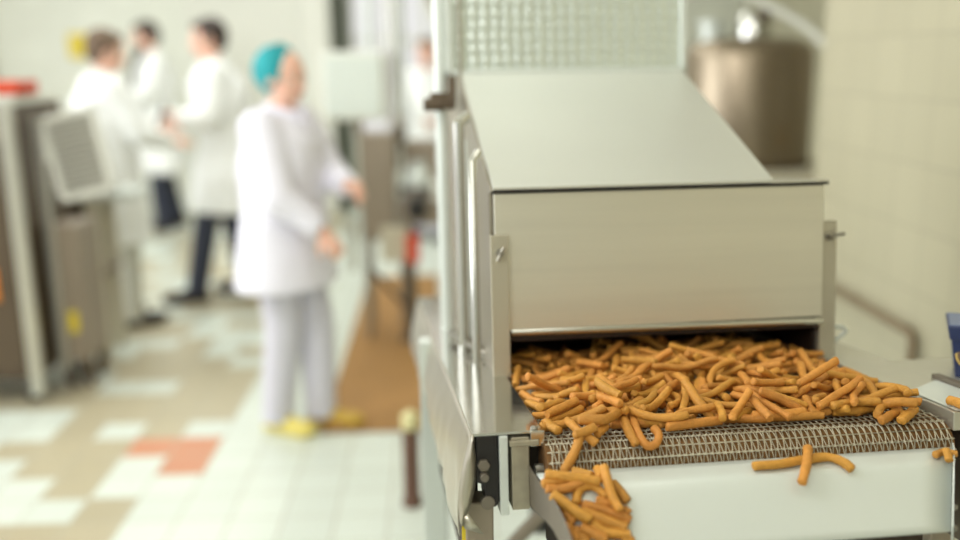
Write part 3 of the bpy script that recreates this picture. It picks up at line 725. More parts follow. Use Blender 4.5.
SIM = [
(9,.1684,.0106,.0211,.947,.224,-.039,-.228),
(6,.2791,.2106,.0453,.704,-.708,-.006,-.06),
(5,.4465,.1116,.039,.946,-.179,-.253,-.095),
(8,.3645,.0301,.0249,.833,.496,.185,-.158),
(3,.446,.0272,.0306,.962,-.114,-.156,.194),
(1,.0419,.0656,.0245,.287,.081,-.051,-.953),
(3,.2424,.051,.0282,.594,-.168,-.59,.52),
(5,.0519,.0384,.0133,.487,.866,-.011,.115),
(6,.3378,.0325,.0245,.132,.768,-.592,-.203),
(15,.0433,.1772,.0302,.176,.312,-.912,.201),
(9,.1834,.0694,.0237,.518,.77,.249,.277),
(13,.2897,.0123,.0251,.382,.822,.273,.322),
(17,.2115,.0177,.0177,.954,.266,-.084,.11),
(1,.3215,.0117,.0233,.092,-.722,.68,.087),
(11,.2862,.1053,.0252,.742,-.622,-.22,.117),
(14,.3666,.0882,.0397,.162,.022,-.516,-.841),
(3,.3759,.0119,.0065,0,-1,.016,0),
(13,.3283,.191,.0361,.316,.168,.247,-.9),
(6,.0394,.2197,.0207,.25,.88,-.404,.024),
(2,.2953,.0176,.0069,.495,.854,-.146,-.07),
(17,.053,.1654,.0179,.194,-.867,.383,-.253),
(2,.042,.0643,.0112,.524,.816,.156,.187),
(6,.1269,.0873,.0389,.025,.341,-.857,-.385),
(15,.5238,.1475,.0271,.049,.992,-.056,-.098),
(11,.4457,.1077,.0256,.257,.919,.243,.174),
(9,.5533,.0505,.0288,.694,-.087,-.018,.715),
(17,.2191,.2662,.0437,.829,-.047,-.04,-.556),
(8,.045,.417,.0149,.598,.777,-.085,-.177),
(15,.1802,.3549,.0342,.177,-.923,-.326,-.1),
(11,.4928,.0263,.022,.114,.979,-.055,.161),
(1,.1427,.3103,.0325,.626,.595,-.374,-.339),
(17,.4799,.0329,.029,.114,-.44,.88,-.14),
(11,.2832,.0549,.0205,.505,-.84,.192,-.057),
(15,.186,.1889,.0378,.648,-.65,-.322,.231),
(15,.4653,.3743,.0316,.234,.97,-.021,.059),
(5,.2963,.4267,.035,.82,-.484,.304,.028),
(13,.1912,.1356,.0232,.423,.86,.246,.149),
(13,.4346,.3952,.0303,.282,-.952,-.025,-.117),
(15,.039,.0905,.0232,.529,.728,.4,.172),
(6,.3451,.2441,.0464,.889,-.181,.152,-.392),
(11,.3713,.1053,.0223,.95,-.068,-.043,-.301),
(4,.1778,.0889,.0222,.06,.896,.438,.045),
(2,.0678,.2932,.0177,.855,.49,-.141,.093),
(15,.359,.3827,.0325,.189,-.972,.06,-.13),
(14,.4141,.2117,.0337,.01,-.962,.241,-.129),
(3,.5118,.2446,.025,.513,-.492,-.662,.236),
(15,.1331,.1066,.0327,.279,.919,.263,.092),
(11,.3398,.2179,.0228,.546,-.746,.135,-.356),
(13,.2235,.1008,.018,.789,-.005,-.003,.615),
(2,.3993,.1356,.035,.215,-.208,-.155,-.942),
(16,.208,.1626,.0343,.481,.769,.377,.186),
(14,.2648,.0186,.0189,.035,-.617,.786,.008),
(6,.4759,.1119,.0227,.437,-.821,-.275,.243),
(8,.0156,.3214,.0129,.386,-.489,.695,-.359),
(3,.2391,.2668,.0382,.02,-.271,-.029,.962),
(1,.1353,.023,.0066,.865,.5,-.022,-.037),
(14,.0898,.1043,.0287,.041,-.986,-.147,.072),
(17,.2315,.0768,.0261,.573,-.595,-.493,.272),
(8,.0174,.189,.0078,.526,-.32,-.384,.688),
(4,.467,.169,.0269,.771,-.04,-.177,.611),
(4,.0714,.4103,.0231,.638,.039,.219,.737),
(10,.5277,.0775,.0246,.021,.598,-.793,-.118),
(11,.2057,.2163,.0291,.041,.138,-.068,.987),
(4,.1553,.3911,.0216,.33,-.907,-.114,.234),
(11,.0332,.443,.0216,.38,.25,.723,.521),
(5,.2922,.2412,.0376,.934,-.034,-.033,-.354),
(17,.3493,.1378,.0224,.98,.016,.19,-.059),
(11,.41,.2308,.0335,.496,-.83,.14,-.214),
(2,.3528,.1392,.034,.777,.137,.132,.6),
(11,.5456,.0693,.014,.029,.968,-.235,.084),
(9,.3514,.0821,.0245,.812,-.419,.236,-.331),
(6,.3768,.1925,.0299,.754,.032,-.164,-.635),
(1,.2231,.1271,.0298,.902,-.004,-.004,.432),
(9,.3173,.1532,.0205,.078,.978,.192,-.035),
(10,.0168,.1376,.0081,.699,-.406,.296,-.509),
(13,.0734,.2156,.0261,.935,.034,-.166,-.31),
(11,.4185,.3309,.0253,.017,-.958,.184,-.219),
(10,.4369,.0268,.0107,.536,.234,.455,.672),
(15,.2561,.1745,.0337,.675,.328,.37,.547),
(4,.179,.4008,.0301,.534,-.648,-.393,.376),
(17,.5461,.3601,.0192,.008,.04,.999,.007),
(11,.2851,.3304,.0357,.276,-.925,.26,-0),
(15,.235,.4833,.0313,.453,-.814,-.261,.254),
(9,.1041,.1672,.0206,.395,.634,.565,.352),
(8,.3998,.4963,.0269,.36,-.073,.126,.921),
(1,.3738,.0436,.0247,.475,-.855,.19,.085),
(10,.1085,.0482,.0183,.755,-.436,.079,-.484),
(7,.4283,.0489,.0208,.085,.894,.439,-.017),
(11,.3267,.2924,.0455,.973,-.145,.166,-.072),
(16,.1662,.1854,.0359,.616,.68,.238,.318),
(15,.5213,.0322,.0172,.004,.976,-.219,.006),
(3,.1925,.3245,.0277,.58,.05,.003,-.813),
(0,.4128,.0454,.0122,.382,-.49,.714,-.322),
(15,.2491,.2662,.0269,.376,-.364,-.249,.815),
(4,.4504,.4557,.0309,.947,-.31,.043,-.066),
(3,.0641,.4693,.0234,.645,-.514,.281,-.49),
(8,.4841,.3229,.027,.762,-.113,.139,.622),
(9,.1158,.2481,.0239,.639,.767,-.003,-.055),
(14,.139,.1478,.0326,.896,.079,.192,-.393),
(3,.296,.1927,.0168,.845,.119,-.061,.517),
(6,.3891,.2757,.0337,.03,-.962,-.271,.003),
(10,.3116,.2642,.0261,.451,-.219,-.796,.34),
(15,.2474,.3812,.0359,.979,.082,.03,-.182),
(13,.0711,.3584,.0109,.787,.294,-.227,-.492),
(5,.1958,.4833,.0347,.356,-.48,.686,-.416),
(6,.1035,.2809,.0193,.942,.003,-.001,.336),
(13,.4542,.2276,.0281,.054,-.87,-.488,.043),
(1,.1166,.0941,.0181,.971,-.087,-.178,-.134),
(8,.3101,.1231,.0122,.344,-.704,-.501,.366),
(16,.3477,.4109,.0307,.026,-.234,.448,.862),
(7,.1037,.4143,.0213,.385,.719,-.483,-.319),
(5,.2161,.1656,.0202,.998,-.033,.005,.048),
(8,.5685,.1916,.0172,.07,-.713,-.694,.071),
(10,.2509,.3626,.0348,.48,-.856,.182,-.058),
(11,.0504,.0915,.0071,.499,.865,-.046,-.027),
(4,.4528,.2961,.0286,.179,-.648,.723,-.159),
(17,.4686,.0724,.0226,.089,-.862,-.497,-.035),
(4,.3338,.2632,.0326,.797,-.545,.129,.226),
(8,.3911,.1804,.0236,.985,-.083,-.143,.043),
(12,.3313,.0886,.019,.231,.379,.782,.438),
(14,.3257,.2451,.0318,.887,.153,.436,.001),
(5,.2635,.3165,.0343,.141,.871,-.47,-.028),
(17,.3943,.1272,.0233,.332,-.482,-.502,.637),
(16,.1115,.2336,.0241,.025,-.038,-.981,.191),
(17,.3306,.4536,.032,.25,-.38,.485,-.747),
(1,.4105,.3564,.0234,.231,.473,.831,-.179),
(9,.2731,.1437,.0201,.84,.356,.14,.386),
(16,.0263,.4132,.0054,.905,-0,0,-.424),
(11,.1215,.2157,.0189,.062,.466,.864,-.183),
(12,.4468,.4413,.0335,.298,.942,-.091,-.124),
(2,.1491,.0779,.0192,.903,.101,.051,.413),
(12,.2514,.1957,.0183,.254,.799,-.294,-.459),
(10,.4959,.0737,.0314,.578,.73,.257,.26),
(6,.1392,.3935,.0139,.951,-.068,.061,.296),
(6,.4677,.2811,.0101,.817,-.391,.121,-.405),
(7,.1625,.301,.0221,.001,.851,.521,.068),
(15,.0858,.152,.019,.007,-.659,.752,.016),
(8,.5164,.314,.0308,.719,-.483,-.185,.464),
(14,.3543,.2408,.0255,.225,-.881,-.265,-.321),
(1,.0535,.2223,.0066,.491,-.85,-.167,.094),
(11,.1888,.467,.0163,.982,.029,-.061,-.177),
(1,.571,.3903,.013,.093,-.565,-.818,-.053),
(15,.4867,.1913,.0126,.494,-.863,-.037,.103),
(7,.2721,.1143,.02,.852,-.479,-.083,.193),
(13,.5165,.3114,.0168,.026,.012,.027,.999),
(17,.3927,.3583,.0239,.109,-.774,.594,-.189),
(1,.2743,.4598,.0277,.199,-.317,.623,.687),
(5,.1125,.4832,.0148,.108,.961,-.226,-.119),
(8,.4285,.1226,.008,.818,-.483,.128,-.284),
(0,.2139,.2847,.0283,.209,.202,-.731,-.617),
(3,.4916,.1668,.0203,.003,.164,.266,-.95),
(11,.5037,.4271,.018,.003,-1,.017,.005),
(1,.0934,.4596,.0216,.371,-.82,.379,-.215),
(0,.1405,.5104,.0203,.002,.635,-.772,-.001),
(17,.3459,.3647,.0354,.271,-.851,.442,-.079),
(4,.5127,.1236,.0191,.638,-.578,-.19,.472),
(14,.0887,.3945,.0189,.001,-.699,.715,-.003),
(0,.1336,.2746,.0147,.484,-.692,-.521,.123),
(0,.2105,.0839,.0061,0,-.812,-.583,-0),
(13,.4452,.5078,.0237,.774,.519,-.281,-.231),
(15,.3668,.1978,.016,.123,.989,.011,-.086),
(3,.0648,.3116,.0122,.988,-.02,-.068,-.135),
(12,.2285,.1942,.0207,.507,.298,-.236,.774),
(12,.179,.1489,.0226,.44,.358,.278,-.775),
(1,.2624,.2363,.0239,.016,.994,.105,.014),
(3,.5183,.385,.014,.942,-.219,.025,.254),
(14,.5012,.3211,.0289,.427,.709,.498,.258),
(15,.3106,.053,.006,0,-.996,-.093,0),
(12,.1278,.3515,.0193,.801,.532,.1,.256),
(1,.1244,.4281,.0202,.307,-.662,-.584,.356),
(11,.514,.2639,.0154,.369,-.804,.351,-.307),
(14,.5009,.2685,.0279,.327,-.796,-.435,.267),
(6,.4157,.3004,.014,.023,-.915,-.395,-.075),
(2,.2793,.4899,.0187,.808,.369,.355,.291),
(0,.225,.0541,.0065,.351,.587,.635,.359),
(11,.3733,.4225,.0277,.988,.092,.026,-.118),
(2,.5026,.1542,.0135,.788,-.495,-.107,.35),
(10,.2804,.2409,.0088,.456,.828,.255,.206),
(7,.1471,.2084,.0217,.17,.61,.719,-.287),
(6,.0538,.336,.0054,.974,-0,0,-.225),
(11,.202,.3623,.0182,.738,.085,.103,-.661),
(0,.2291,.1331,.0061,.741,-0,0,-.671),
(12,.0496,.1243,.0179,.541,.622,.564,.039),
(6,.5383,.1075,.0124,.955,-.223,.028,.194),
(8,.1917,.2424,.0225,.212,.048,.917,.334),
(10,.4125,.4244,.0358,.11,-.586,.643,-.48),
(0,.1454,.3461,.019,.864,-.411,-.17,.236),
(12,.2224,.3227,.0321,.487,.428,-.29,-.704),
(15,.4634,.1395,.006,0,.941,-.339,-0),
(15,.2473,.1065,.006,0,-.757,-.654,0),
(3,.2088,.1366,.0092,.021,.764,.644,-.026),
(14,.5657,.3588,.0066,.79,.456,-.205,-.355),
(0,.0611,.2511,.0061,0,-.998,.065,-0),
(12,.1425,.3749,.0164,.164,-.943,-.136,.255),
(6,.3372,.2061,.0054,.001,.956,-.294,-0),
(5,.126,.427,.0064,0,-.96,-.28,0),
(10,.0867,.4549,.008,.876,.409,-.111,-.229),
(13,.542,.0279,.0057,0,-.836,-.548,0),
(1,.2755,.205,.0215,.451,-.505,.714,-.177),
(3,.45,.397,.0187,.65,.646,-.144,-.374),
(2,.3683,.3686,.0189,.781,.326,-.385,-.368),
(1,.1686,.2702,.017,0,.985,.17,-0),
(4,.4432,.0902,.0062,.986,-0,0,-.168),
(16,.2427,.4007,.0275,.964,-.054,-.123,-.229),
(6,.4225,.0726,.0054,.998,0,-0,-.058),
(6,.2159,.3422,.0242,.819,-.01,.02,.574),
(3,.1158,.2096,.007,.863,.498,-.042,-.073),
(5,.2069,.4114,.0107,.226,-.382,-.772,.456),
(0,.0748,.1478,.0064,.86,-.497,.058,-.1),
(17,.2446,.3021,.0312,.428,.032,.642,.635),
(5,.4665,.3191,.0211,.363,.61,.634,.307),
(8,.1659,.1238,.0074,.791,.457,-.204,-.353),
(17,.5639,.4337,.0109,.779,-.402,.303,-.374),
(16,.3311,.136,.0054,0,-.862,-.507,0),
(8,.3085,.4681,.0274,.243,-.899,.285,.227),
(1,.2769,.0939,.0066,.456,-.789,-.355,.208),
(10,.1403,.1261,.0202,.843,-.3,.323,-.308),
(14,.2168,.4388,.0303,.755,.449,.153,.453),
(10,.1691,.3136,.0098,.456,-.804,.317,-.211),
(16,.4983,.038,.0054,.924,0,0,.383),
(2,.5448,.286,.0068,.864,.499,-.035,-.053),
(8,.3418,.3338,.0283,.374,-.899,-.012,.227),
(7,.441,.1495,.0176,.105,-.805,.584,-.014),
(12,.5444,.1283,.0159,.179,-.623,-.565,.51),
(12,.1695,.4881,.0117,.451,.877,-.145,.076),
(0,.1989,.1868,.0063,.5,.866,.025,.013),
(3,.3645,.0392,.0065,0,-.986,-.167,0),
(3,.1516,.0638,.007,.813,.47,.172,.298),
(4,.5182,.4033,.0128,.832,-.501,-.039,.237),
(1,.1935,.3666,.0066,.864,.499,.035,.06),
(16,.3647,.108,.0075,.018,.062,-.896,-.439),
(14,.0363,.1306,.0143,.579,-.255,.133,-.763),
(14,.4752,.1015,.0066,.806,.466,-.181,-.316),
(10,.541,.1778,.0151,.743,.376,-.094,-.546),
(9,.3108,.286,.0132,.054,-.955,-.283,-.068),
(15,.1425,.1708,.0077,.226,.896,.371,.094),
(2,.1215,.3682,.007,.863,-.499,.038,-.067),
(12,.2476,.1682,.0063,.5,.866,.014,.002),
(13,.1265,.1089,.012,.85,.165,.028,-.499),
(5,.5397,.3375,.0064,0,.942,-.335,-0),
(9,.2736,.3793,.0223,.947,.075,-.017,.312),
(0,.395,.2163,.015,.382,.156,.692,.593),
(16,.321,.3654,.023,.153,-.943,-.246,.162),
(11,.1591,.2374,.0078,.609,.787,-.075,-.058),
(1,.3731,.082,.0209,.409,.825,-.296,-.254),
(6,.4899,.3191,.0054,.99,-0,0,-.141),
(5,.1958,.3092,.0096,.774,.448,-.222,-.388),
(15,.4269,.1941,.0175,.859,.008,.013,.511),
(8,.3039,.0674,.0074,.498,.862,.08,.046),
(7,.1164,.0761,.0119,.978,.127,.1,-.131),
(6,.4531,.3465,.0054,0,.997,-.078,-0),
(6,.3155,.2915,.0285,.938,.31,-.021,.152),
(16,.0665,.2666,.0054,.996,-0,-0,-.091),
(2,.3457,.48,.007,.452,-.772,.386,-.226),
(16,.0822,.0446,.0054,.78,-0,-0,-.626),
(14,.4723,.4174,.0255,.065,.023,.287,.955),
(5,.4616,.422,.0064,.845,-0,0,-.534),
(16,.2145,.2395,.0077,.917,.36,-.081,-.153),
(8,.3964,.2369,.0097,.945,-.042,.055,-.32),
(14,.5083,.1774,.0179,.256,-.948,-.059,-.179),
(2,.1356,.4091,.0063,.96,-0,-0,.281),
(12,.3536,.2941,.0059,.961,-.001,0,-.278),
(14,.247,.2487,.0202,.257,.963,.086,0),
(3,.1768,.0327,.0094,.863,-.503,.039,-.011),
(12,.1902,.3806,.0063,.058,.04,-.498,-.864),
(11,.4974,.2384,.0055,0,.98,.199,0),
(16,.4098,.4272,.0167,1,-0,0,-.028),
(4,.5807,.2026,.0062,0,.735,-.678,-0),
(10,.3537,.2851,.0212,.095,.986,.111,-.076),
(10,.3771,.1354,.0272,.797,.157,-.212,-.543),
(1,.3469,.3177,.0071,.477,.819,-.282,-.15),
(0,.1558,.3063,.0063,.464,.806,-.316,-.184),
(0,.1358,.3519,.0064,.863,-.499,.038,-.066),
(2,.3176,.0861,.0063,0,-.996,-.093,0),
(14,.28,.2075,.0066,.866,.5,.017,.028),
(6,.4367,.2305,.0054,.819,-0,0,-.573),
(13,.4352,.3767,.0127,.743,-.058,.071,.663),
(14,.0932,.2798,.0073,.071,-.042,-.502,.861),
(8,.4231,.2475,.0196,.35,.66,.606,.275),
(10,.255,.3136,.0205,.819,.475,-.156,-.281),
(5,.1236,.3104,.0069,.931,.028,-.015,-.363),
(13,.2487,.4212,.0113,.864,.434,-.15,-.205),
(8,.5467,.2233,.0134,.605,.407,-.289,-.62),
(7,.3602,.2417,.0059,.544,0,0,.839),
(16,.2751,.4692,.0054,.98,-0,0,-.199),
(6,.2495,.4694,.02,.095,.607,-.787,.055),
(6,.2913,.1477,.0054,.875,0,0,.485),
(7,.4167,.1562,.0059,0,.933,-.36,-0),
(15,.3581,.3351,.006,.419,0,.001,.908),
(2,.2736,.2922,.007,.392,-.677,-.539,.312),
(14,.2836,.4265,.0076,.43,-.663,.514,-.333),
(12,.0966,.2932,.0065,.499,-.862,.081,-.047),
(13,.4132,.418,.0057,.923,0,0,.385),
(7,.2519,.4396,.0082,.486,.825,-.263,-.117),
(17,.3705,.3974,.0101,.46,-.699,.501,-.223),
(13,.303,.3348,.0073,.011,.769,.637,.044),
(5,.2532,.2897,.0064,0,-.784,-.621,0),
(10,.3254,.3929,.008,.267,.189,-.463,-.824),
(7,.268,.3886,.0087,.418,.829,-.298,-.22),
(16,.1758,.2663,.0054,.999,-0,-0,.049),
(9,.5056,.4672,.0061,0,-.995,-.095,-0),
(2,.2117,.2085,.0063,.001,.982,-.186,-0),
(3,.4158,.4864,.007,.865,.5,.017,.029),
(3,.2525,.3449,.0165,.794,-.586,-.014,-.165),
(0,.4085,.4688,.0061,0,.996,.091,0),
(4,.2464,.39,.0077,.454,.786,-.363,-.21),
(9,.3221,.341,.02,.039,-.947,-.319,.015),
(15,.1684,.1874,.0203,.218,.874,.422,.104),
(12,.3051,.3955,.0065,.811,-.469,-.175,.303),
(12,.1203,.1901,.0059,1,-0,0,-.004),
(8,.3666,.321,.0202,.88,.473,.039,-.006),
(0,.5118,.4303,.0061,.999,0,0,-.049),
(0,.3577,.1448,.0061,.819,-0,-0,.574),
(14,.1864,.0472,.006,.999,-0,-0,-.043),
(14,.4002,.2833,.0219,.075,-.798,.597,-.017),
(12,.2882,.3551,.0138,.434,-.692,-.564,.123),
(0,.4921,.4066,.015,.812,-.514,.043,.274),
(14,.4407,.2546,.0163,.337,-.719,-.434,.425),
(6,.5594,.2221,.0054,.76,-0,0,-.65),
]
TRACED = [
('short blunt snack stick lying across the top of the hanging one', None, 0.00662, [[0.038, -0.0265, -0.0016], [0.0528, -0.0232, 0.0007], [0.0718, -0.0151, 0.0044]]),
('snack stick hanging down over the bare wire at the left belt edge', None, 0.00644, [[0.0471, -0.0235, -0.0059], [0.0407, -0.0324, -0.0169], [0.0317, -0.0408, -0.0292], [0.0157, -0.0631, -0.0389]]),
('golden snack stick at the front edge of the belt heap above the bare wire', 'snack sticks along the front edge of the heap', 0.00626, [[0.0428, 0.0401, 0.0007], [0.0482, -0.0005, -0.0013], [0.059, -0.0207, -0.0074], [0.0694, -0.0296, -0.0153]]),
('golden snack stick at the front edge of the belt heap above the bare wire', 'snack sticks along the front edge of the heap', 0.00644, [[0.092, 0.0084, -0.002], [0.0727, -0.0165, -0.0052]]),
('short snack stick in the corner beside the left steel cover', None, 0.00644, [[0.0162, 0.0541, -0.0031], [0.0172, 0.0221, -0.003], [0.0228, 0.001, -0.0031]]),
('long lumpy snack stick lying sideways on the heap edge above the hanging one', None, 0.00718, [[0.0496, -0.0012, 0.0118], [0.0688, -0.0045, 0.0116], [0.0904, -0.0039, 0.0116], [0.1121, 0.023, 0.0117], [0.1321, 0.0523, 0.0117]]),
('straight snack stick leaning over the belt edge left of the hooked one', None, 0.00644, [[0.1265, 0.0435, 0.0009], [0.1195, -0.0021, -0.0021], [0.1207, -0.0228, -0.0105], [0.1247, -0.0332, -0.019]]),
('J-shaped hooked snack stick curling over the belt edge', None, 0.00626, [[0.1439, 0.0571, 0.0008], [0.1343, 0.0089, -0.0032], [0.1328, -0.0251, -0.012], [0.1398, -0.0348, -0.0209], [0.1517, -0.0332, -0.0192], [0.1591, -0.0233, -0.0098], [0.1539, -0.0125, -0.0012]]),
('golden snack stick at the front edge of the belt heap above the bare wire', 'snack sticks along the front edge of the heap', 0.00644, [[0.1436, 0.0255, -0.001], [0.1588, 0.017, -0.001], [0.1751, 0.0083, -0.001]]),
('long straight snack stick lying flat on bare wire right of the hooked one', None, 0.00662, [[0.1755, -0.0083, -0.0036], [0.211, -0.0027, -0.0029], [0.2621, 0.0074, -0.0029]]),
('thick straight snack stick lying along the middle of the belt edge', None, 0.00718, [[0.3094, 0.0131, -0.0012], [0.3505, 0.0102, -0.0013], [0.3923, 0.0177, -0.0012]]),
('golden snack stick at the front edge of the belt heap above the bare wire', 'snack sticks along the front edge of the heap', 0.00644, [[0.3982, 0.0141, -0.0021], [0.431, 0.0182, -0.002]]),
('golden snack stick at the front edge of the belt heap above the bare wire', 'snack sticks along the front edge of the heap', 0.00662, [[0.4344, 0.0186, -0.0039], [0.4691, 0.0168, -0.0038], [0.5158, 0.0301, -0.0039]]),
('long snack stick lying on top at the right end left of the arched one', None, 0.00662, [[0.427, 0.0049, 0.0092], [0.4713, 0.0185, 0.0092], [0.506, 0.011, 0.0092]]),
('arched snack stick at the right end of the heap bridging two short ones', None, 0.00662, [[0.4863, -0.0131, -0.0027], [0.5089, 0.0104, 0.0032], [0.524, -0.0006, 0.0112], [0.5493, -0.0124, 0.0113]]),
('short snack stick lying slanted left beneath the arched one at the right end', None, 0.00644, [[0.4878, -0.0213, -0.0094], [0.5351, 0.0094, -0.0041]]),
('last short snack stick at the right end of the belt edge', None, 0.00681, [[0.5169, -0.0236, -0.0104], [0.5582, 0.0087, -0.0037]]),
('golden snack stick at the front edge of the belt heap above the bare wire', 'snack sticks along the front edge of the heap', 0.00681, [[0.2802, 0.0116, -0.0006], [0.3167, 0.0372, -0.0007]]),
('raised snack stick standing out tilted on top of the heap at left', None, 0.00662, [[0.0982, 0.0832, 0.0451], [0.1077, 0.0555, 0.0392], [0.1214, 0.0349, 0.0331]]),
('golden snack stick at the front edge of the belt heap above the bare wire', 'snack sticks along the front edge of the heap', 0.00662, [[0.0982, 0.0718, 0.0252], [0.1094, 0.0514, 0.0252], [0.1175, 0.021, 0.0251]]),
('golden baked snack stick lying in the loose pile at the left of the chute', 'snack sticks piled at the left of the chute', 0.00626, [[-0.0194, -0.0911, -0.0447], [0.0049, -0.0887, -0.0431], [0.0249, -0.0887, -0.0431]]),
('topmost sideways snack stick of the chute pile just under the wire belt', None, 0.00662, [[-0.0139, -0.084, -0.0341], [0.0085, -0.0908, -0.0359], [0.0367, -0.0951, -0.0403], [0.0569, -0.0993, -0.0443]]),
('golden baked snack stick lying in the loose pile at the left of the chute', 'snack sticks piled at the left of the chute', 0.00644, [[0.0281, -0.0627, -0.0399], [0.0511, -0.0797, -0.0424]]),
('bent snack stick curving upward beside the left chute plate under the belt', None, 0.00662, [[-0.0159, -0.0996, -0.0487], [0.0063, -0.1006, -0.0498], [0.0256, -0.0967, -0.0457], [0.0416, -0.0916, -0.0405]]),
('golden baked snack stick lying in the loose pile at the left of the chute', 'snack sticks piled at the left of the chute', 0.00644, [[0.0632, -0.0586, -0.0393], [0.0596, -0.0889, -0.044]]),
('golden baked snack stick lying in the loose pile at the left of the chute', 'snack sticks piled at the left of the chute', 0.00626, [[0.0733, -0.0928, -0.0462], [0.0821, -0.1043, -0.0576], [0.0885, -0.1144, -0.0678]]),
('arched horseshoe snack stick in the middle of the chute pile', None, 0.00626, [[0.0219, -0.1121, -0.0667], [0.0249, -0.1025, -0.0571], [0.0337, -0.096, -0.0506], [0.0471, -0.0959, -0.0501], [0.0574, -0.1022, -0.0567], [0.0627, -0.1073, -0.0619]]),
('golden baked snack stick lying in the loose pile at the left of the chute', 'snack sticks piled at the left of the chute', 0.00644, [[0.0472, -0.1108, -0.065], [0.0673, -0.1147, -0.0689]]),
('upright snack stick lying on top at the right side of the chute pile', None, 0.00681, [[0.0647, -0.085, -0.028], [0.0649, -0.1044, -0.043], [0.0675, -0.119, -0.058], [0.0741, -0.1328, -0.0719]]),
('golden baked snack stick lying in the loose pile at the left of the chute', 'snack sticks piled at the left of the chute', 0.00662, [[0.0277, -0.1153, -0.0673], [0.0501, -0.1201, -0.0724], [0.0717, -0.1271, -0.0792], [0.0869, -0.1336, -0.0857]]),
('golden baked snack stick lying in the loose pile at the left of the chute', 'snack sticks piled at the left of the chute', 0.00699, [[0.0257, -0.1234, -0.0721], [0.0436, -0.1299, -0.0788], [0.0626, -0.1366, -0.0854], [0.0791, -0.1424, -0.0909]]),
('thick snack stick pointing down right across the left side of the chute pile', None, 0.00718, [[-0.0109, -0.1139, -0.0506], [0.0038, -0.1235, -0.0599], [0.0182, -0.1337, -0.0702], [0.0331, -0.141, -0.0776]]),
('golden baked snack stick lying in the loose pile at the left of the chute', 'snack sticks piled at the left of the chute', 0.00626, [[0.0805, -0.1193, -0.0735], [0.088, -0.1252, -0.0797]]),
('golden baked snack stick lying in the loose pile at the left of the chute', 'snack sticks piled at the left of the chute', 0.00626, [[0.0029, -0.1154, -0.0668], [0.0082, -0.1261, -0.0777], [0.0145, -0.1321, -0.0837]]),
('golden baked snack stick lying in the loose pile at the left of the chute', 'snack sticks piled at the left of the chute', 0.00662, [[0.0348, -0.1336, -0.0846], [0.0482, -0.1417, -0.0928], [0.0653, -0.1455, -0.0965], [0.0831, -0.1464, -0.0974]]),
('golden baked snack stick lying in the loose pile at the left of the chute', 'snack sticks piled at the left of the chute', 0.00662, [[0.019, -0.1407, -0.0859], [0.034, -0.1473, -0.0922], [0.0498, -0.1552, -0.1005]]),
('golden baked snack stick lying in the loose pile at the left of the chute', 'snack sticks piled at the left of the chute', 0.00626, [[0.0045, -0.1307, -0.0822], [0.0087, -0.1404, -0.0918], [0.0139, -0.1509, -0.1022]]),
('golden baked snack stick lying in the loose pile at the left of the chute', 'snack sticks piled at the left of the chute', 0.00626, [[0.0136, -0.1361, -0.0886], [0.0269, -0.1499, -0.1023]]),
('golden baked snack stick lying in the loose pile at the left of the chute', 'snack sticks piled at the left of the chute', 0.00626, [[0.0707, -0.149, -0.1033], [0.0854, -0.1516, -0.1059]]),
('golden baked snack stick lying in the loose pile at the left of the chute', 'snack sticks piled at the left of the chute', 0.00644, [[0.0412, -0.1536, -0.107], [0.0719, -0.1583, -0.1113]]),
('long bent snack stick lying alone across the middle of the chute', None, 0.00626, [[0.2718, -0.0793, -0.0431], [0.3103, -0.0786, -0.043], [0.3464, -0.0717, -0.0419], [0.3831, -0.0675, -0.0413], [0.3975, -0.0842, -0.0439], [0.4053, -0.0965, -0.0515]]),
('straight snack stick crossing on top of the long bent one', None, 0.00607, [[0.357, -0.0642, -0.0266], [0.3397, -0.0968, -0.0375], [0.3234, -0.1167, -0.0572]]),
('small snack crumb stick lying sideways at the right end of the chute', None, 0.00506, [[0.5341, -0.0797, -0.0441], [0.5531, -0.0734, -0.0429], [0.5671, -0.0814, -0.0442]]),
('small snack crumb stick pointing down at the right end of the chute', None, 0.00506, [[0.5482, -0.0826, -0.0355], [0.5429, -0.1001, -0.0466]]),
('golden snack stick lying alone on the bright rail end at the right edge', None, 0.0068, [[0.6054, 0.002, 0.009], [0.6109, -0.0109, 0.009], [0.6089, -0.039, 0.009]]),
]

def centerline(Lh, bend, sb, n=9):
    pts = [(0.0, 0.0)]
    for i in range(n - 1):
        t = (i + .5) / (n - 1)
        a = -bend / 2 + bend * t + sb * sin(2 * pi * t) * .6
        x, y = pts[-1]; d = Lh / (n - 1)
        pts.append((x + cos(a) * d, y + sin(a) * d))
    cx = sum(p[0] for p in pts) / n; cy = sum(p[1] for p in pts) / n
    return [Vector((x - cx, y - cy, 0)) for x, y in pts]
def resample(pts, m):
    """Catmull-Rom through the points"""
    P = [pts[0] * 2 - pts[1]] + list(pts) + [pts[-1] * 2 - pts[-2]]
    out = []; n = len(pts) - 1
    for i in range(m + 1):
        t = i / m * n; k = min(int(t), n - 1); t -= k
        a, b, c, d = P[k], P[k + 1], P[k + 2], P[k + 3]
        out.append(.5 * ((2 * b) + (c - a) * t + (2 * a - 5 * b + 4 * c - d) * t * t + (3 * b - a - 3 * c + d) * t ** 3))
    return out
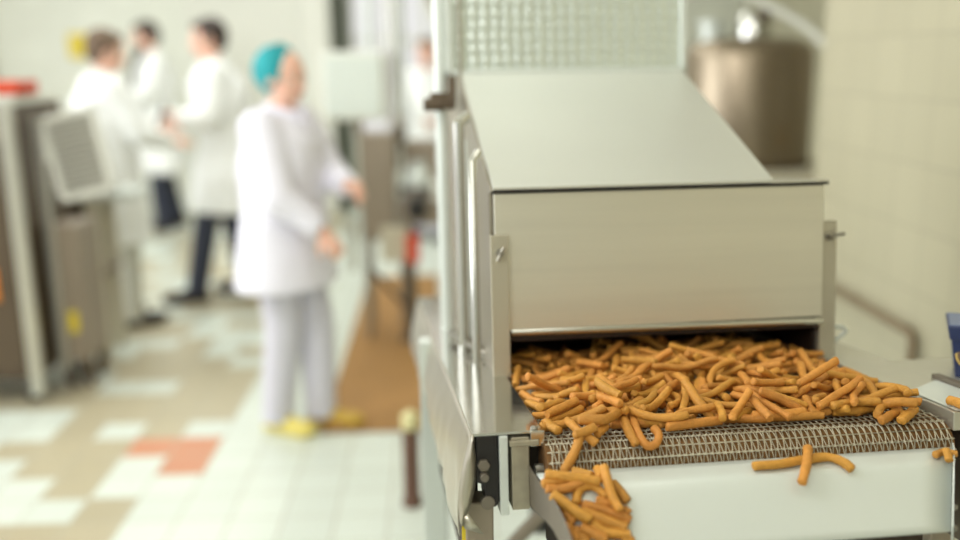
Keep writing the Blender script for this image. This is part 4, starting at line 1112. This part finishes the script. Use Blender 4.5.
def stick_geo(mb, pts, r, seed, m=22, n=12, X=None):
    pts = resample(pts, m)
    R_ = random.Random(seed)
    Lh = sum((b - a).length for a, b in zip(pts, pts[1:]))
    t0 = (pts[1] - pts[0]).normalized(); t1 = (pts[-1] - pts[-2]).normalized()
    e = r * .22
    pts = [pts[0], pts[0] + t0 * e] + pts[1:-1] + [pts[-1] - t1 * e, pts[-1]]
    rs = [.78 + R_.uniform(-.1, .08)] + [1.0] * (len(pts) - 2) + [.78 + R_.uniform(-.12, .1)]
    vs = []; fs = []
    u = Vector((0, 0, 1)); 
    if abs(t0.z) > .9: u = Vector((1, 0, 0))
    sx = R_.uniform(.93, 1.07); ox = R_.uniform(0, 50); cut0 = R_.uniform(-.5, .5); cut1 = R_.uniform(-.5, .5)
    for i, p in enumerate(pts):
        a = pts[max(0, i - 1)]; b = pts[min(len(pts) - 1, i + 1)]
        t = (b - a).normalized(); u = (u - t * u.dot(t)).normalized(); w_ = t.cross(u)
        prog = i / (len(pts) - 1)
        lump = 1 + .13 * noise.noise((prog * Lh * 60 + ox, ox, 0))
        for k in range(n):
            an = 2 * pi * k / n
            q = 1 + .11 * noise.noise((cos(an) * 1.3 + ox, sin(an) * 1.3, prog * Lh * 190)) + .05 * cos(4 * an + ox)
            rad = r * rs[i] * lump * q
            off = 0
            if i <= 1: off = cut0 * cos(an) * r * .35
            if i >= len(pts) - 2: off = cut1 * cos(an) * r * .35
            P_ = p + (u * cos(an) * sx + w_ * sin(an) / sx) * rad + t * off
            vs.append(P_)
    nn = len(pts)
    for i in range(nn - 1):
        for k in range(n): fs.append((i * n + k, i * n + (k + 1) % n, (i + 1) * n + (k + 1) % n, (i + 1) * n + k))
    vs.append(pts[0] - t0 * e * .15); vs.append(pts[-1] + t1 * e * .15)
    for k in range(n): fs.append((nn * n, (k + 1) % n, k)); fs.append((nn * n + 1, (nn - 1) * n + k, (nn - 1) * n + (k + 1) % n))
    if X is not None: vs = [X @ v for v in vs]
    mb.add(vs, fs)
variants = []
for (Lh, r_, bd, sb_, k) in VARS:
    m_ = MB(); stick_geo(m_, centerline(Lh, bd, sb_), r_, k)
    me = m_.mesh('snack_stick'); me.materials.append(M['snack']); me.polygons.foreach_set('use_smooth', [True] * len(me.polygons)); me.set_sharp_from_angle(angle=radians(55))
    variants.append(me)
HEAP_L = 'short golden baked snack stick lying in the heap on the wire belt'
HEAP_G = 'snack sticks heaped on the wire belt'
def sim_matrix(s):
    return MW @ Matrix.LocRotScale(Vector(s[1:4]) + Vector((0, 0, BZ)), Quaternion(s[4:8]), Vector((1, 1, 1)))
for s in SIM[:NIND]:
    o = bpy.data.objects.new('snack_stick', variants[s[0]]); COL.objects.link(o)
    o.matrix_world = sim_matrix(s)
    tag(o, HEAP_L, 'snack stick', HEAP_G)
m_ = MB()
for s in SIM[NIND:]:
    Lh, r_, bd, sb_, k = VARS[s[0]]
    stick_geo(m_, centerline(Lh, bd, sb_), r_, k, m=9, n=8, X=sim_matrix(s))
o = m_.build('snack_stick_heap', M['snack'], smooth=True, kind='stuff')
tag(o, 'far and buried golden snack sticks deep in the dark hood end of the belt', 'snack sticks')
for (lab, grp, r_, pts) in TRACED:
    pts = [Vector(p) for p in pts]
    c = sum(pts, Vector()) / len(pts)
    m_ = MB(); stick_geo(m_, [p - c for p in pts], r_, sum(map(ord, lab)) % 97 + len(pts) * 3 + int(abs(c.x) * 1000), m=18)
    o = m_.build('snack_stick', M['snack'], smooth=True, auto=55)
    o.matrix_world = MW @ Matrix.Translation(c)
    tag(o, lab, 'snack stick', grp)
# ------------------------------------------------------------------ blue tub at the right
tb = empty('plastic_tub', (.922, 1.475, 1.0065), (radians(-4), radians(-2), radians(-27)), 'dark blue tapered tub with speckled rim and brown oval at right edge of the belt', 'tub')
def sq(h, a): return [(-a, -a, h), (a, -a, h), (a, a, h), (-a, a, h)]
m_ = MB(); vs = sq(0, .045) + sq(.088, .057) + sq(.088, .054) + sq(.004, .042)
m_.add(vs, [(3, 2, 1, 0)] + [(i, (i + 1) % 4, 4 + (i + 1) % 4, 4 + i) for i in range(4)] + [(4 + i, 4 + (i + 1) % 4, 8 + (i + 1) % 4, 8 + i) for i in range(4)] + [(8 + i, 8 + (i + 1) % 4, 12 + (i + 1) % 4, 12 + i) for i in range(4)] + [(12, 13, 14, 15)])
m_.build('body', M['navy'], tb, bevel=.004)
m_ = MB(); vs = sq(.064, .057) + sq(.09, .062) + sq(.09, .055) + sq(.08, .053)
m_.add(vs, [(i, (i + 1) % 4, 4 + (i + 1) % 4, 4 + i) for i in range(4)] + [(4 + i, 4 + (i + 1) % 4, 8 + (i + 1) % 4, 8 + i) for i in range(4)] + [(8 + i, 8 + (i + 1) % 4, 12 + (i + 1) % 4, 12 + i) for i in range(4)] + [(i + 12, 12 + (i + 1) % 4, (i + 1) % 4, i) for i in range(4)])
m_.build('rim', M['navy'], tb, bevel=.003)
MB().box((-.058, -.058, .088), (.058, .058, .0912)).build('lid', M['navy_rim'], tb, bevel=.001)
rot = Matrix.Rotation(radians(-15), 3, 'X')
m_ = MB(); m_.ball((-.014, -.0505, .040), .034, .003, .027, 28, 10, rot); ov = m_.build('oval_label', M['gold'], tb, smooth=True)
m_ = MB(); m_.ball((-.014, -.0515, .040), .031, .003, .024, 28, 10, rot); m_.build('oval_print', M['brown'], ov, smooth=True)

# ------------------------------------------------------------------ storage tank in the recess
tk = empty('storage_tank', (1.50, 4.55, 1.02), label='brown grey steel tank with rounded shoulder behind the hood', cat='tank')
MB().lathe([(.29, 0), (.305, .01), (.305, .52), (.29, .56), (.24, .59), (.06, .61), (.01, .612)], n=56).build('vessel', M['tank'], tk, smooth=True, auto=50)
MB().lathe([(.31, -.0), (.31, .03)], (0, 0, 0), 56).build('base_ring', M['taupe_dark'], tk, smooth=True, auto=40)
m_ = MB(); m_.lathe([(.055, .60), (.055, .68), (.07, .685), (.07, .70), (.01, .705)], (-.19, -.03, -.02), 24); m_.build('inlet_neck', M['steel_white'], tk, smooth=True, auto=40)
m_ = MB(); m_.lathe([(.08, .58), (.085, .66), (.06, .72), (.01, .73)], (0, -.06, 0), 24); m_.build('lid_dome', M['steel_shiny'], tk, smooth=True, auto=40)
m_ = MB(); m_.ball((.02, -.14, .70), .032); m_.tube([(.02, -.14, .70), (.02, -.08, .66)], .012, 10); m_.build('valve_knob', M['taupe_dark'], tk, smooth=True, auto=50)
pl = empty('tank_plinth', (1.50, 4.6, 0), label='beige plinth the brown grey steel tank stands on', cat='plinth')
MB().box((-.42, -.42, .94), (.42, .42, 1.02)).build('top', M['cream_paint'], pl, bevel=.006)
MB().box((-.38, -.38, 0), (.38, .38, .94)).build('cabinet', M['cream_paint'], pl, bevel=.01)
pp = empty('overhead_pipe', (1.55, 4.1, 0), label='pale pipe arching over the tank and dropping beside the wall corner', cat='pipe')
pts = [(-.45, .3, 1.95), (-.25, .25, 1.86), (0, .15, 1.72), (.13, .08, 1.62), (.2, .02, 1.5), (.215, 0, 1.3), (.215, 0, .05)]
MB().tube(resample([Vector(p) for p in pts], 30), .02, 12).build('pipe', M['white_paint'], pp, smooth=True, auto=60)
m_ = MB(); m_.lathe([(.03, -.04), (.03, .04)], (.215, 0, 1.17), 12); m_.tube([(.215, -.03, 1.17), (.215, -.08, 1.17)], .018, 10); m_.build('brass_valve', M['brass'], pp, smooth=True, auto=50)

# ------------------------------------------------------------------ left control cabinet
cb = empty('control_cabinet', (-2.2, 4.15, 0), label='tall brown grey steel control cabinet at the left edge', cat='cabinet')
MB().box((-.36, 0, .12), (.34, .62, 1.36)).build('body', M['taupe_dark'], cb, bevel=.01)
MB().box((.315, -.022, .05), (.372, .02, 1.38)).build('edge_frame', M['steel_rail'], cb, bevel=.006, label='bright steel corner frame')
MB().box((-.33, -.012, .16), (.30, 0, 1.18)).build('door', M['taupe_dark'], cb, bevel=.004)
MB().box((-.36, -.02, 1.2), (.31, 0, 1.34)).build('top_band', M['taupe'], cb, bevel=.004)
m_ = MB(); m_.box((.10, -.02, .50), (.225, -.012, .66)); yb = m_.build('switch_plate', M['orange'], cb, bevel=.002)
MB().lathe([(.03, -.06), (.034, -.045), (.034, -.03), (.02, -.02)], (.16, 0, .60), 20, 1).build('stop_button', M['red'], yb, smooth=True, auto=40)
MB().lathe([(.022, -.035), (.022, -.02)], (.16, 0, .47), 16, 1).build('blue_knob', mat('pale_blue', (150, 170, 190), .4), cb, smooth=True, auto=40)
MB().box((.12, -.014, 1.225), (.22, -.02, 1.30)).build('warning_sticker', M['yellow'], cb)
m_ = MB(); m_.box((.02, .05, 1.36), (.36, .5, 1.40)); m_.build('top_tray', M['white_paint'], cb, bevel=.006)
for x in (-.3, .3):
    m_ = MB(); m_.lathe([(.05, -.015), (.055, 0), (.05, .015)], (x, .05, .056), 18, 0); m_.box((x - .02, .03, .06), (x + .02, .08, .13)); m_.build('castor', M['black'], cb, smooth=True, auto=40)
rd = empty('red_tool_tray', (-1.93, 4.35, 1.402), label='small red and orange tray on top of the left control cabinet', cat='tray')
m_ = MB(); m_.box((-.2, -.1, 0), (.1, .1, .012)); m_.box((-.2, -.1, 0), (.1, -.09, .06)); m_.box((-.2, .09, 0), (.1, .1, .06)); m_.box((-.2, -.1, 0), (-.19, .1, .06)); m_.box((.09, -.1, 0), (.1, .1, .06)); m_.build('tray', M['red'], rd, bevel=.004)
fu = empty('feeder_machine', (-1.68, 4.35, 0), label='low taupe feeder unit with tilted grey louvre beside the left cabinet', cat='machine')
MB().box((-.16, 0, .14), (-.01, .28, .80)).build('body', M['taupe'], fu, bevel=.01)
MB().box((-.15, -.02, .10), (-.11, .01, 1.30)).build('upright', M['steel_rail'], fu, bevel=.004)
MB().box((-.085, -.012, .29), (-.045, -.001, .39)).build('yellow_sticker', M['yellow'], fu)
MB().box((-.12, -.02, 1.10), (-.09, -.01, 1.24)).build('paper_tag', M['white_paint'], fu)
for x in (-.13, -.04):
    for y in (.06, .23):
        m_ = MB(); m_.lathe([(.04, -.014), (.046, 0), (.04, .014)], (x, y, .048), 16, 0); m_.box((x - .012, y - .012, .05), (x + .012, y + .012, .15)); m_.build('castor', M['taupe_dark'], fu, smooth=True, auto=40)
rl = Matrix.Rotation(radians(-12), 4, 'Y') @ Matrix.Rotation(radians(-8), 4, 'X')
mm = MB(Matrix.Translation((.03, .0, 1.12)) @ rl)
mm.box((-.13, 0, -.19), (.13, .04, -.16)); mm.box((-.13, 0, .18), (.13, .04, .21)); mm.box((-.13, 0, -.19), (-.10, .04, .21)); mm.box((.10, 0, -.19), (.13, .04, .21))
lv = mm.build('louvre_frame', M['white_paint'], fu, bevel=.004)
mm = MB(Matrix.Translation((.03, .0, 1.12)) @ rl); mm.box((-.11, .025, -.17), (.11, .035, .19))
for k in range(13): mm.box((-.105, .002, -.158 + k * .027), (.105, .026, -.146 + k * .027), Matrix.Rotation(radians(30), 3, 'X'))
mm.build('louvre_slats', M['louver'], lv)
wt = empty('work_table', (-1.80, 5.0, 0), label='pale steel work table behind the feeder unit with cream legs', cat='table')
MB().box((-.20, -.2, .85), (.24, .12, .89)).build('tabletop', M['steel_white'], wt, bevel=.006)
MB().box((-.18, -.17, .45), (.06, .09, .47)).build('lower_shelf', M['taupe'], wt, bevel=.004)
for x in (-.18, -.03):
    for y in (-.18, .05): MB().box((x, y, 0), (x + .07, y + .05, .85)).build('leg', M['cream_paint'], wt, bevel=.004)
MB().box((-.18, -.16, .74), (-.03, .1, .83)).build('drawer', M['taupe_dark'], wt, bevel=.006)

# ------------------------------------------------------------------ packing machine in the middle distance
pk = empty('packing_machine', (-.3, 5.0, 0), label='taupe packing machine with white panel box, black knob and red box', cat='machine')
MB().box((-.125, .0, .58), (.065, .3, 1.15)).build('column', M['taupe'], pk, bevel=.01)
m_ = MB(); m_.box((-.305, -.02, 1.225), (.025, .10, 1.58)); pbx = m_.build('panel_box', M['white_paint'], pk, bevel=.02, label='pale white hanging panel box')
MB().box((-.285, -.024, 1.25), (.005, -.02, 1.56)).build('panel_door', mat('pale_mint_paint', (228, 236, 230), .5), pbx, bevel=.004)
MB().tube([(-.12, .06, 1.14), (-.12, .06, 1.24)], .02, 12).build('box_stem', M['taupe'], pk, smooth=True, auto=50)
MB().box((-.02, -.06, .47), (.13, .12, .66)).build('gear_box', M['cream_paint'], pk, bevel=.008)
MB().box((.115, -.09, .465), (.185, -.02, .62)).build('red_box', M['red'], pk, bevel=.008)
m_ = MB(); m_.lathe([(.03, -.12), (.055, -.11), (.055, -.07), (.03, -.06), (.02, .02)], (.18, -.02, .765), 20, 1); m_.build('black_knob', M['black'], pk, smooth=True, auto=40)
MB().box((.08, .0, .66), (.32, .3, .80)).build('lower_housing', M['taupe'], pk, bevel=.01)
m_ = MB(); m_.lathe([(.08, 0), (.085, .03), (.08, .08), (.04, .12), (.04, .14)], (.19, .1, .86), 24); m_.build('hopper', M['steel_white'], pk, smooth=True, auto=40)
m_ = MB(); m_.lathe([(.12, -.01), (.12, .02)], (.2, .1, .84), 24); m_.build('hopper_flange', M['steel_grey'], pk, smooth=True, auto=40)
for i, (x, r_, z0, z1, k) in enumerate([(.075, .012, .95, 1.95, 'steel_shiny'), (.112, .018, 1.0, 2.1, 'steel_white'), (.045, .012, 1.15, 2.0, 'steel_rail'), (-.06, .02, 1.58, 2.3, 'steel_white')]):
    MB().tube([(x, .12 + .02 * i, z0), (x, .12 + .02 * i, z1)], r_, 12).build('pipe', M[k], pk, smooth=True, auto=50)
MB().box((.08, .06, 1.10), (.12, .2, 1.19)).build('coupling', M['taupe_dark'], pk, bevel=.01)
MB().box((.10, .12, .90), (.28, .3, 1.10)).build('manifold', M['taupe'], pk, bevel=.01)
MB().box((.23, .05, .88), (.30, .2, 1.10)).build('end_plate', M['taupe'], pk, bevel=.01)
MB().box((.25, .0, .78), (.33, .2, .90)).build('motor_cover', M['white_paint'], pk, bevel=.02)
MB().tube([(.13, .0, .66), (.13, .0, .02)], .034, 14).build('leg', M['taupe_dark'], pk, smooth=True, auto=50)
MB().tube([(.09, .3, .60), (.09, .3, .02)], .024, 14).build('leg', M['taupe'], pk, smooth=True, auto=50)
MB().tube([(-.10, .04, .6), (-.10, .04, .02)], .018, 12).build('leg', M['taupe'], pk, smooth=True, auto=50)
MB().tube([(-.10, .26, .6), (-.10, .26, .02)], .018, 12).build('leg', M['taupe'], pk, smooth=True, auto=50)
MB().tube([(-.10, .0, .44), (.13, .0, .18)], .014, 10).build('brace', M['taupe_dark'], pk, smooth=True, auto=50)
m_ = MB(); m_.lathe([(.06, 0), (.06, .02), (.03, .04)], (.13, .0, .012), 18); m_.build('foot', M['taupe_dark'], pk, smooth=True, auto=40)
m_ = MB(); m_.lathe([(.03, -.03), (.03, .03)], (-.175, -.02, .66), 14); m_.tube([(-.175, -.02, .63), (-.175, -.02, .42)], .02, 10); m_.build('hose_end', M['steel_rail'], pk, smooth=True, auto=40)
fpst = empty('floor_post', (-.118, 3.05, 0), label='short brown rubber post with cream cap on the floor left of the conveyor leg', cat='post')
MB().lathe([(.036, 0), (.036, .02), (.029, .03), (.029, .29)], n=20).build('shaft', M['brownpost'], fpst, smooth=True, auto=40)
MB().lathe([(.03, .29), (.03, .335), (.015, .35)], n=20).build('cap', mat('cream_cap', (222, 214, 160), .5), fpst, smooth=True, auto=40)
dc = empty('overhead_duct', (-.05, 6.4, 1.72), label='brown grey duct hanging overhead behind the conveyor lid', cat='duct')
MB().add([(-.32, 0, 1.3), (.3, 0, 1.3), (.3, 0, .02), (.12, 0, -.02), (-.12, 0, .4), (-.32, .0, .6), (-.32, .6, 1.3), (.3, .6, 1.3), (.3, .6, .02), (.12, .6, -.02), (-.12, .6, .4), (-.32, .6, .6)],
  [(0, 5, 4, 3, 2, 1), (6, 7, 8, 9, 10, 11), (0, 1, 7, 6), (1, 2, 8, 7), (2, 3, 9, 8), (3, 4, 10, 9), (4, 5, 11, 10), (5, 0, 6, 11)]).build('duct', M['taupe'], dc, bevel=.01)
MB().tube([(-.34, -.03, .62), (-.13, -.03, .40), (.10, -.03, -.02)], .02, 10).build('edge_strip', M['white_paint'], dc, smooth=True, auto=50)
MB().tube([(-.0, .3, 1.3), (-.0, .3, 1.68)], .02, 10).build('hanger', M['taupe'], dc)
sg = MB().box((-3.72, W_BACK - .02, 1.58), (-3.50, W_BACK, 1.82)).build('wall_sign', M['yellow'], bevel=.004); tag(sg, 'small plain yellow sign on the back wall behind the grey haired man', 'sign')

# ------------------------------------------------------------------ light
wd_ = bpy.data.worlds.new('world'); SC.world = wd_; wd_.use_nodes = True
bg = wd_.node_tree.nodes['Background']; bg.inputs['Color'].default_value = (1.0, 1.0, .975, 1); bg.inputs['Strength'].default_value = 1.08
def area(name, loc, target, size, power, color=(1, 1, 1), sy=None):
    l = bpy.data.lights.new(name, 'AREA'); l.energy = power; l.size = size; l.color = color
    if sy: l.shape = 'RECTANGLE'; l.size_y = sy
    o = bpy.data.objects.new(name, l); COL.objects.link(o); o.location = loc
    o.rotation_euler = (Vector(target) - Vector(loc)).to_track_quat('-Z', 'Y').to_euler()
    return o
area('window_light', (-5.5, 3.5, 2.4), (0, 3.5, .8), 4, 170, (.93, .97, 1), 2)
area('key_light', (-1.2, -1.2, 3.1), (.5, 1.6, 1.0), 1.6, 48, (1, .99, .95))
area('woman_fill', (-1.6, 1.6, 3.2), (-.6, 3.8, 1.0), 1.2, 45, (1, 1, 1))  # unseen fill lamp added to brighten the woman
area('hall_light', (-1.5, 6.5, 3.3), (-1.5, 6.5, 0), 3, 70, (.97, 1, .99))
SC.view_settings.view_transform = 'Standard'
SC.view_settings.look = 'None'
SC.view_settings.exposure = 0.0
